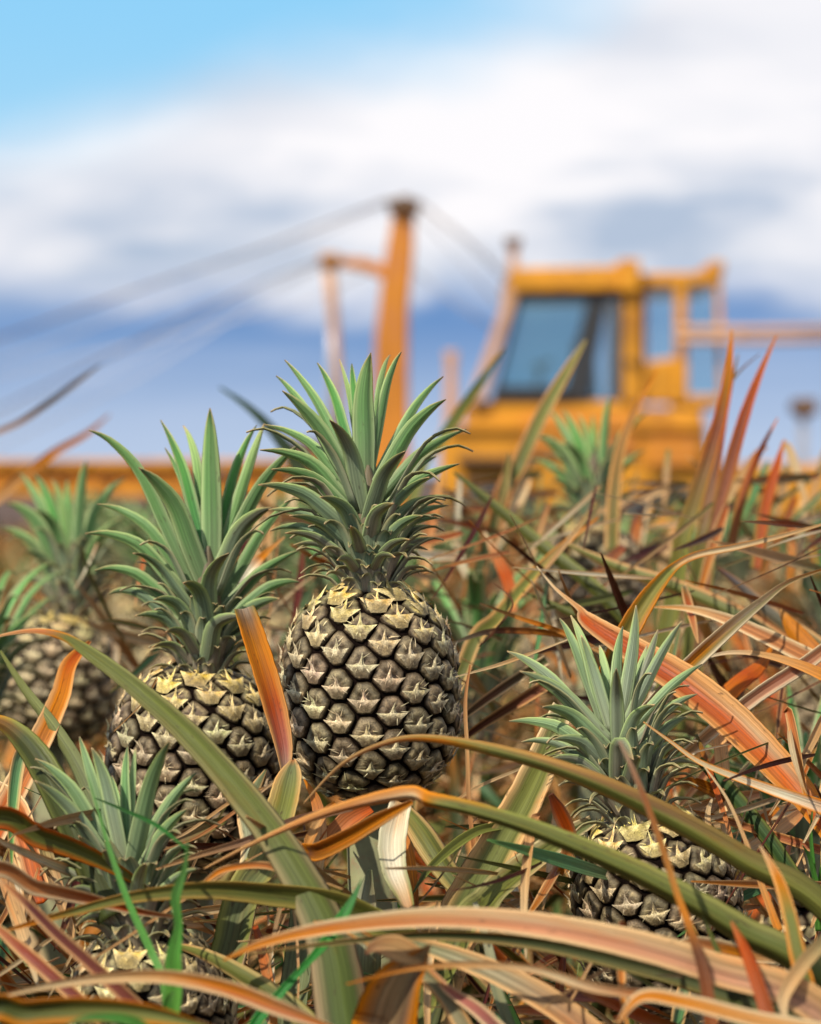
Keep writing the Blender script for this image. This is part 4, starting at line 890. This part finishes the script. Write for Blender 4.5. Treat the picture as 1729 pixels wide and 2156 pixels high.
leaf(Kk, [(1500,1680,4),(1490,1720,14),(1500,1790,8),(1515,1880,3)], [(0, STRAW), (.5, TAN), (1, TAN)], 1.80, 1.76, fold=.3)
leaf(Kk, [(1480,1610,3),(1530,1680,7),(1570,1770,10),(1610,1880,16),(1640,1960,20)], [(0, STRAW), (.5, TAN), (1, ORG)], 1.72, 1.66, fold=.4)
leaf(Kk, [(1420,1640,5),(1470,1650,26),(1530,1680,30),(1570,1700,20)], [(0, PINK), (.4, ORG), (1, MAROON)], 1.86, 1.88, fold=.4)
leaf(Kk, [(1640,1700,8),(1600,1740,34),(1620,1800,34),(1640,1850,20)], [(0, ORG), (.5, RED), (1, PINK)], 1.95, 1.92, fold=.4)
leaf(Dd, [(1160,1672,14),(1180,1710,38),(1200,1760,36),(1195,1800,30),(1180,1840,20)], [(0, BROWN), (.15, (.4, .1, .05)), (.4, RED), (.7, PINK), (1, ORG)], 1.74, 1.76, margin=[(0, MAROON), (1, TAN)], fold=.4, roll=.2, label='short red leaf with a charred tip left of the leaning fruit')
leaf(Dd, [(960,1425,3),(1050,1400,9),(1120,1375,8),(1200,1345,3)], [(0, STRAW), (.5, TAN), (1, STRAW)], 1.86, 1.88, fold=.4)
leaf(Dd, [(1040,1228,2),(1080,1270,4),(1040,1330,5),(1010,1360,3)], [(0, BROWN), (1, BROWN)], 2.05, 2.0, fold=.3)
leaf(Dd, [(940,1700,5),(1000,1660,8),(1080,1625,7),(1140,1600,3)], [(0, TAN), (1, STRAW)], 1.78, 1.84, fold=.3)
leaf(Dd, [(940,1360,4),(1030,1330,14),(1130,1330,16),(1190,1340,10)], [(0, STRAW), (.4, BROWN), (1, ORG)], 2.0, 2.05, fold=.4)
leaf(Dd, [(930,1590,6),(1010,1530,20),(1090,1480,28),(1170,1430,30)], [(0, MAROON), (.5, BROWN), (1, (.3, .12, .07))], 1.98, 1.96, margin=[(0, TAN), (1, TAN)], fold=.5)
leaf(Dd, [(940,1540,6),(1000,1490,20),(1070,1440,26),(1150,1390,26)], [(0, OLIVE_D), (.5, BROWN), (1, OLIVE_D)], 2.0, 2.02, margin=[(0, TAN), (1, STRAW)], fold=.5)
for pts, st, d in (([(1541,690,4),(1538,760,18),(1525,850,30),(1496,960,38),(1462,1070,42),(1430,1200,44)], [(0, TAN), (.12, ORG), (.3, (.45, .22, .05)), (.5, (.28, .10, .06)), (1, OLIVE_L)], 2.5),
                   ([(1555,745,3),(1530,860,16),(1512,960,26),(1490,1080,34),(1470,1220,36)], [(0, OLIVE), (.4, MAROON), (.7, (.35, .2, .12)), (1, OLIVE)], 2.55),
                   ([(1636,706,4),(1604,780,16),(1572,870,28),(1540,980,34),(1512,1090,36),(1490,1220,36)], [(0, ORG), (.2, RED), (.5, (.30, .10, .06)), (1, (.4, .2, .12))], 2.5),
                   ([(1638,880,3),(1602,950,14),(1566,1040,22),(1540,1160,28)], [(0, ORG), (.3, RED), (1, PINK)], 2.55),
                   ([(1652,925,4),(1636,985,20),(1612,1080,32),(1596,1200,34)], [(0, ORG), (.25, RED), (1, (.5, .17, .09))], 2.6),
                   ([(1600,745,2),(1560,780,5),(1530,820,7)], [(0, OLIVE_D), (1, OLIVE)], 2.6)):
    leaf(Hh, pts, st, d, d - .04, margin=[(0, ORG), (.4, RED), (1, OLIVE_L)], fold=.6, roll=.3, root=len(pts) > 4)
leaf(Ll, [(1262,1088,3),(1190,1145,16),(1120,1215,28),(1050,1300,36),(980,1400,40)], [(0, ORG), (.2, TAN), (.5, OLIVE_L), (1, OLIVE)], 2.3, 2.2, margin=[(0, ORG), (1, TAN)], fold=.5, roll=.3, root=True)
leaf(Ll, [(955,995,6),(1040,1065,24),(1140,1150,34),(1240,1230,36),(1340,1330,36)], [(0, OLIVE_D), (.5, OLIVE), (1, OLIVE_D)], 2.45, 2.35, margin=[(0, OLIVE_L), (1, OLIVE_L)], fold=-.5, roll=.3)
leaf(Ll, [(1180,1140,6),(1300,1195,30),(1430,1240,40),(1560,1300,44),(1700,1390,44)], [(0, OLIVE), (.5, OLIVE_L), (1, SAGE)], 2.35, 2.25, margin=[(0, TAN), (1, PINK)], fold=-.5, roll=.2)
leaf(Ll, [(1100,1245,5),(1220,1300,22),(1340,1370,34),(1460,1440,40),(1560,1520,40)], [(0, OLIVE), (.5, OLIVE), (1, OLIVE_D)], 2.2, 2.1, fold=-.5, roll=.2)
leaf(Ll, [(1020,1120,5),(1045,1170,24),(1070,1225,30),(1080,1290,24)], [(0, STRAW), (.3, PINK), (.6, RED), (1, PINK)], 2.5, 2.4, fold=.4)
leaf(Ll, [(1010,1270,4),(1090,1300,10),(1180,1330,12),(1280,1380,12)], [(0, TAN), (.5, ORG), (1, TAN)], 2.0, 2.0, fold=.4)
leaf(Nn, [(1062,735,5),(1020,795,18),(975,860,26),(930,930,28),(880,1020,28)], [(0, OLIVE_D), (.5, OLIVE), (1, OLIVE_L)], 3.3, 3.2, fold=.5, roll=.3, root=True)
leaf(Nn, [(1234,716,6),(1190,790,28),(1140,880,38),(1095,980,42),(1050,1080,44)], [(0, OLIVE_L), (.5, OLIVE_L), (1, OLIVE_D)], 2.9, 2.85, margin=[(0, TAN), (1, PINK)], fold=.5, roll=.3, root=True)
leaf(Nn, [(1385,778,4),(1345,850,16),(1310,940,26),(1295,1040,34),(1290,1160,36)], [(0, ORG), (.3, (.4, .2, .08)), (1, OLIVE)], 2.8, 2.7, margin=[(0, ORG), (1, TAN)], fold=.5, roll=.3)
Oo = plant('blurred pineapple plant in the back left, dry leaf tips reaching up over the boom', 60, 4.2)
leaf(Oo, [(212,768,3),(160,806,12),(100,850,16),(40,890,14),(-30,920,12)], [(0, (.2, .16, .12)), (.5, (.24, .18, .13)), (1, (.6, .35, .2))], 3.4, 3.5, fold=.4)
leaf(Oo, [(232,872,3),(180,915,14),(110,955,20),(40,1010,24),(-40,1080,24)], [(0, PINK), (.5, ORG), (1, TAN)], 3.8, 3.7, fold=.4)
Pp = plant('blurred dark-leaved pineapple plant behind and between the two sharp crowns', 700, 3.5)
leaf(Pp, [(462,815,4),(520,855,16),(572,905,26),(620,970,34),(670,1060,36)], [(0, GRN_D), (.5, (.05, .08, .05)), (1, OLIVE_D)], 3.3, 3.3, fold=.4, root=True)
leaf(Pp, [(930,990,5),(915,1060,26),(900,1140,30),(890,1230,30)], [(0, TAN), (.5, PINK), (1, TAN)], 2.9, 2.8, fold=.4, root=True)

# grass weeds between the plants
gw = thing('grass_weed', 'bright green grass tuft with broad blades in front of the low crown at bottom left', 'grass', tuple(at(360, 2300, 1.5)), 'bright green grass weeds')
gs = [(0, (.22, .40, .14)), (.5, (.17, .43, .11)), (1, (.22, .48, .12))]
leaf(gw, [(185,1636,2),(205,1700,6),(232,1790,12),(272,1900,17),(318,2000,19),(345,2070,18),(358,2200,16)], gs, 1.56, 1.50, mat_=M_GRASS, name='blade', fold=.5, roll=.2, th=.0005)
leaf(gw, [(396,1765,2),(388,1830,14),(370,1890,24),(376,1950,20),(366,2020,40),(368,2080,42),(360,2200,26)], gs, 1.46, 1.47, mat_=M_GRASS, name='blade', fold=.3, roll=-.2, roll1=.3, th=.0005)
leaf(gw, [(365,2090,6),(352,2120,24),(356,2210,22)], gs, 1.45, 1.46, mat_=M_GRASS, name='blade', fold=.4, th=.0005)
leaf(gw, [(200,1680,3),(260,1705,8),(330,1738,10),(396,1790,4)], [(0, GRN_D), (1, (.06, .25, .05))], 1.63, 1.50, mat_=M_GRASS, name='blade', fold=.5, th=.0005)
gw2 = thing('grass_weed', 'single long grass blade slanting below the tallest pineapple, passing under the salmon leaf', 'grass', tuple(at(500, 2300, 1.55)), 'bright green grass weeds')
leaf(gw2, [(762,1850,2),(742,1895,16),(712,1945,30),(680,1990,24),(640,2035,16),(590,2090,22),(540,2150,30),(500,2230,24)], [(0, GRN_B), (.3, (.09, .38, .08)), (1, (.08, .42, .10))], 1.54, 1.50, mat_=M_GRASS, name='blade', fold=.3, roll=.2, roll1=-.4, th=.0005)
gw3 = thing('grass_weed', 'small grass sprig at the right edge beside the long olive leaf', 'grass', tuple(at(1720, 2050, 1.8)), 'bright green grass weeds')
for a in ([(1712,1690,2),(1708,1760,8),(1716,1860,12),(1722,1960,12)], [(1690,1780,2),(1706,1810,10),(1722,1880,14),(1726,1960,12)], [(1760,1760,2),(1735,1800,8),(1722,1900,10)]):
    leaf(gw3, a, gs, 1.78, 1.80, mat_=M_GRASS, name='blade', fold=.4, th=.0005)
gw4 = thing('grass_weed', 'grass blade tips just showing at the bottom edge on the left', 'grass', tuple(at(300, 2250, 1.4)), 'bright green grass weeds')
leaf(gw4, [(140,2156,3),(200,2142,18),(280,2150,24),(340,2190,20)], gs, 1.33, 1.35, mat_=M_GRASS, name='blade', fold=.3, th=.0005)

# ---------------------------------------------------------------- inner foliage of the front plants
front = ((A, 28), (B, 28), (Cc, 20), (Dd, 28), (Ee, 30), (Ff, 34), (G, 14), (I, 14), (J, 14), (Hh, 30), (Kk, 34), (Ll, 34), (Nn, 30), (Oo, 34), (Pp, 34))
for i, (pl, n) in enumerate(front):
    rs = random.Random(100 + i); mb = MB()
    base = Vector(pl.location); base.z = 0.22
    y = base.y
    def avoid(p, y=y):
        # nothing may stand between the lens and the four sharp fruits
        if p.y < 0.3: return True
        u = 864.5 + p.x / (K * p.y); v = 1000 + (CAM_H - p.z) / (K * p.y)
        if p.y < 1.45: return True
        lim = 2060 if p.y < 1.62 else (1840 if p.y < 1.74 else 0)
        if lim and v < lim: return True
        if p.y < 1.99 and 560 < u < 990 and v < 1690: return True
        if p.y < 2.05 and 180 < u < 620 and v < 1760: return True
        if p.y < 1.86 and 1110 < u < 1600 and v < 2010: return True
        if p.y < 1.80 and 60 < u < 560: return True
        return v < 1000
    z = 0.62 + min(0.34, 0.10 + 0.10 * max(0, y - 1.6))
    rosette(mb, base, rs, n, (0.42, 0.72), 0.030, 'red' if pl in (Hh, Kk) else 'mix', zcap=min(z, .95), avoid=avoid)
    o = mb.build('foliage', M_LEAF, origin=base); adopt(o, pl)

# thin dead blades caught between the plants
for pl, u0, u1, v0, v1, d0, d1, n, sd in ((Kk, 1380, 1800, 1080, 1720, 1.98, 2.5, 34, 1), (Ll, 930, 1420, 1060, 1640, 2.02, 2.6, 34, 2), (Nn, 950, 1729, 1000, 1180, 2.7, 3.6, 40, 3), (Ee, 180, 620, 1080, 1420, 2.2, 3.0, 26, 4),
                                      (Pp, 520, 980, 1060, 1500, 2.3, 3.2, 26, 5), (Dd, 980, 1729, 1700, 2150, 1.84, 2.0, 24, 6), (A, 560, 1100, 1720, 2150, 1.84, 1.98, 20, 7), (J, 520, 1180, 1780, 2150, 1.62, 1.80, 16, 9), (G, 1180, 1760, 2010, 2170, 1.50, 1.72, 16, 10), (Kk, 1480, 1760, 1560, 2000, 1.74, 1.90, 18, 11), (I, -30, 200, 1650, 2150, 1.62, 1.80, 12, 12), (I, -30, 560, 1700, 2150, 1.80, 1.95, 22, 8)):
    rs = random.Random(500 + sd); mb = MB()
    for i in range(int(n * 1.9)):
        u = rs.uniform(u0, u1); v = rs.uniform(v0, v1); d = rs.uniform(d0, d1)
        ln = rs.uniform(120, 330) * 2.0 / d; an = rs.choice((rs.uniform(.2, 1.2), rs.uniform(-1.2, -.2), rs.uniform(-.3, .3), rs.uniform(1.2, 1.9)))
        du, dv = math.cos(an), -math.sin(an); bend = rs.uniform(-.25, .25) * (0.35 if sd in (3, 1, 2) else 0.8)
        if sd == 3: an = rs.choice((rs.uniform(.6, 1.5), rs.uniform(1.6, 2.4)))
        wd = rs.choice((4, 6, 8, 12, 20, 30) if sd != 3 else (14, 20, 28, 36)) * 2.0 / d
        P = []; W = []
        for q, wq in ((-.5, .15), (-.2, .7), (.1, 1), (.35, .9), (.5, .5)):
            o_ = bend * (0.25 - q * q) * ln
            P.append(at(u + du * q * ln - dv * o_, max(v + dv * q * ln + du * o_, v0 - 60), d + q * 0.12)); W.append(max(wd * wq, 1.5) * K * d)
        v_ = rs.uniform(.75, 1.2)
        st = rs.choice(([(0, TAN), (.5, STRAW), (1, TAN)], [(0, ORG), (.5, PINK), (1, RED)], [(0, STRAW), (.4, CREAM), (1, TAN)], [(0, TAN), (.5, (.55, .36, .2)), (1, OLIVE_L)], [(0, STRAW), (.5, TAN), (1, PINK)], [(0, BROWN), (.5, MAROON), (1, BROWN)], [(0, OLIVE), (.5, OLIVE_L), (1, OLIVE)], [(0, TAN), (.5, RED), (1, OLIVE)], [(0, GRN), (.5, GRN_B), (1, SAGE)]))
        ribbon(mb, P, W, [(a, tuple(x * v_ for x in c)) for a, c in st], margin=[(0, TAN), (1, TAN)] if rs.random() < .5 else None, fold=rs.uniform(.3, .6), roll=rs.uniform(-.6, .6), n=12)
    o = mb.build('dead_leaves', M_LEAF, origin=Vector(pl.location) + Vector((0, 0, .6))); adopt(o, pl); o['kind'] = 'stuff'

# ---------------------------------------------------------------- the rows behind: six kinds, copied
protos = []
looks = ['green-leaved', 'orange-tipped', 'scorched red', 'green fruiting', 'olive fruiting', 'red fruiting']
for k in range(6):
    rs = random.Random(300 + k)
    mb = MB(); rosette(mb, Vector((0, 0, .16)), rs, 64, (0.56, 0.90), 0.027, ('green', 'mix', 'red')[k % 3], zcap=.935, inc0=.1, inc1=1.15)
    fol = mb.build('foliage', M_LEAF); fr = cr_ = None; stm = None
    if k >= 3:
        e = bpy.data.objects.new('tmp', None); e.location = (0, 0, 0)
        lean = Vector((rs.uniform(-.02, .02), 0, 0))
        fr = fruit(e, Vector((0, 0, .64)), Vector((0, 0, .795)) + lean, .056, 110, 1, .2, 50 + k, lod=1); fr.parent = None
        mb = MB(); auto_crown(mb, Vector((0, 0, 0)), Vector((0, 0, 1)), .19, rs, 60)
        cr_ = mb.build('crown', M_CROWN)
        mb = MB(); tube(mb, [Vector((0, 0, 0)), Vector((0, 0, .645))], [.02, .015], 8); stm = mb.build('stem', M_STEM)
        bpy.data.objects.remove(e)
    for o in (fol, fr, cr_, stm):
        if o: C.objects.unlink(o)
    protos.append((fol, fr, cr_, stm))
def place(k, x, y, rz, s, label, group, ripe=True):
    t = thing('pineapple_plant', label, 'pineapple plant', (x, y, 0), group)
    t.rotation_euler = (0, 0, rz); t.scale = (s, s, s)
    fol, fr, cr_, stm = protos[k]
    def cp(o, par):
        c = o.copy(); C.objects.link(c); c.parent = par; return c
    cp(fol, t)
    if fr and not ripe:
        c = cp(cr_, t); c.location = (0, 0, .797)
    elif fr:
        f = cp(fr, t); c = cp(cr_, f); c.location = (0, 0, .157); cp(stm, t)
    return t
rs = random.Random(77); count = 0; seen = set()
y = 2.45
row = 0
def free(x, y):
    for pl in (Ee, Ff, Hh, Kk, Ll, Nn, Oo, Pp):
        if (Vector(pl.location) - Vector((x, y, 0))).length < 0.22: return False
    return True
while y < 9.5:
    half = 0.150 * y + 0.22
    nx = int(2 * half / 0.34) + 1
    for j in range(nx):
        x = -half + (j + 0.5) * 2 * half / nx + rs.uniform(-.07, .07) ; yy = y + rs.uniform(-.1, .1)
        if not free(x, yy): continue
        u = 864.5 + x / (K * yy)
        k = rs.choice((0, 0, 3, 3, 1, 4)) if u < 900 else rs.choice((1, 2, 2, 0, 5, 4))
        if yy < 2.9 and k >= 3: k -= 3
        s = rs.uniform(0.97, 1.03) if u < 900 else rs.uniform(1.0, 1.09)
        if k >= 3: s = min(s, .97)
        nth = ('second', 'third', 'fourth', 'fifth', 'sixth', 'seventh', 'eighth', 'ninth', 'tenth', 'eleventh', 'twelfth', 'thirteenth', 'fourteenth', 'fifteenth', 'sixteenth')[row]
        marks = ((120, 'at the left edge'), (330, 'left of the left crown'), (560, 'behind the left crown'), (740, 'between the two tall crowns'), (900, 'below the mast'), (1030, 'left of the cab'),
                 (1180, 'below the cab windscreen'), (1350, 'below the cab door'), (1500, 'beside the upright red leaves'), (1650, 'right of the upright red leaves'), (9999, 'at the right edge'))
        where = next(b for a, b in marks if u < a)
        lab = 'blurred %s plant in the %s row back, %s' % (looks[k], nth, where)
        if lab in seen: continue
        seen.add(lab)
        place(k, x, yy, rs.uniform(0, 6.28), s, lab, 'blurred pineapple plants in the rows behind')
        count += 1
    y += 0.42 if y < 5 else 0.6; row += 1
# single blurred plants one can pick out
def single(k, u, vtop, d, s, label, ripe=True):
    p = at(u, 1078, d); t = place(k, p.x, p.y, 1.0, s, label, None, ripe)
    top = (0.795 + .21) * s
    want = at(u, vtop, d).z
    t.location.z = want - top; return t
single(4, 1005, 1120, 2.75, 1.0, 'blurred pineapple plant with pale green crown just right of the tallest crown', False)
single(4, 700, 1040, 3.4, 1.0, 'blurred pineapple plant whose crown shows between the two sharp crowns')
single(5, 1712, 1390, 2.2, 0.9, 'slightly blurred pineapple plant with pale green crown cut by the right edge')
single(3, -62, 1130, 2.5, 0.95, 'blurred pineapple plant cut by the left edge, only crown tips showing')
single(4, 350, 1010, 3.6, 1.0, 'blurred pineapple plant whose crown shows faintly behind the left crown')
# the far field reads as one mass
mb = MB(); rs = random.Random(9)
for i in range(420):
    y = rs.uniform(9.8, 23.0); x = rs.uniform(-1, 1) * (0.15 * y + 1.0)
    rosette(mb, Vector((x, y, .3)), rs, 9, (.35, .6), .06, rs.choice(('green', 'mix', 'red')), zcap=.84)
for i in range(330):                                # the same field carrying on to either side of the view
    y = 1.5 + 21 * rs.random() ** 1.3; x = rs.choice((-1, 1)) * (0.150 * y + 0.5 + rs.random() ** 1.2 * (2.2 + y * .28))
    rosette(mb, Vector((x, y, .22)), rs, 14 if y < 9 else 9, (.5, .8), .04 if y < 9 else .06, rs.choice(('green', 'mix', 'red')), zcap=.90)
o = mb.build('pineapple_field', M_LEAF); o['kind'] = 'stuff'; o['label'] = 'distant rows of pineapple plants merging into a band below the boom'
o['category'] = 'pineapple plants'
print('plants', count)
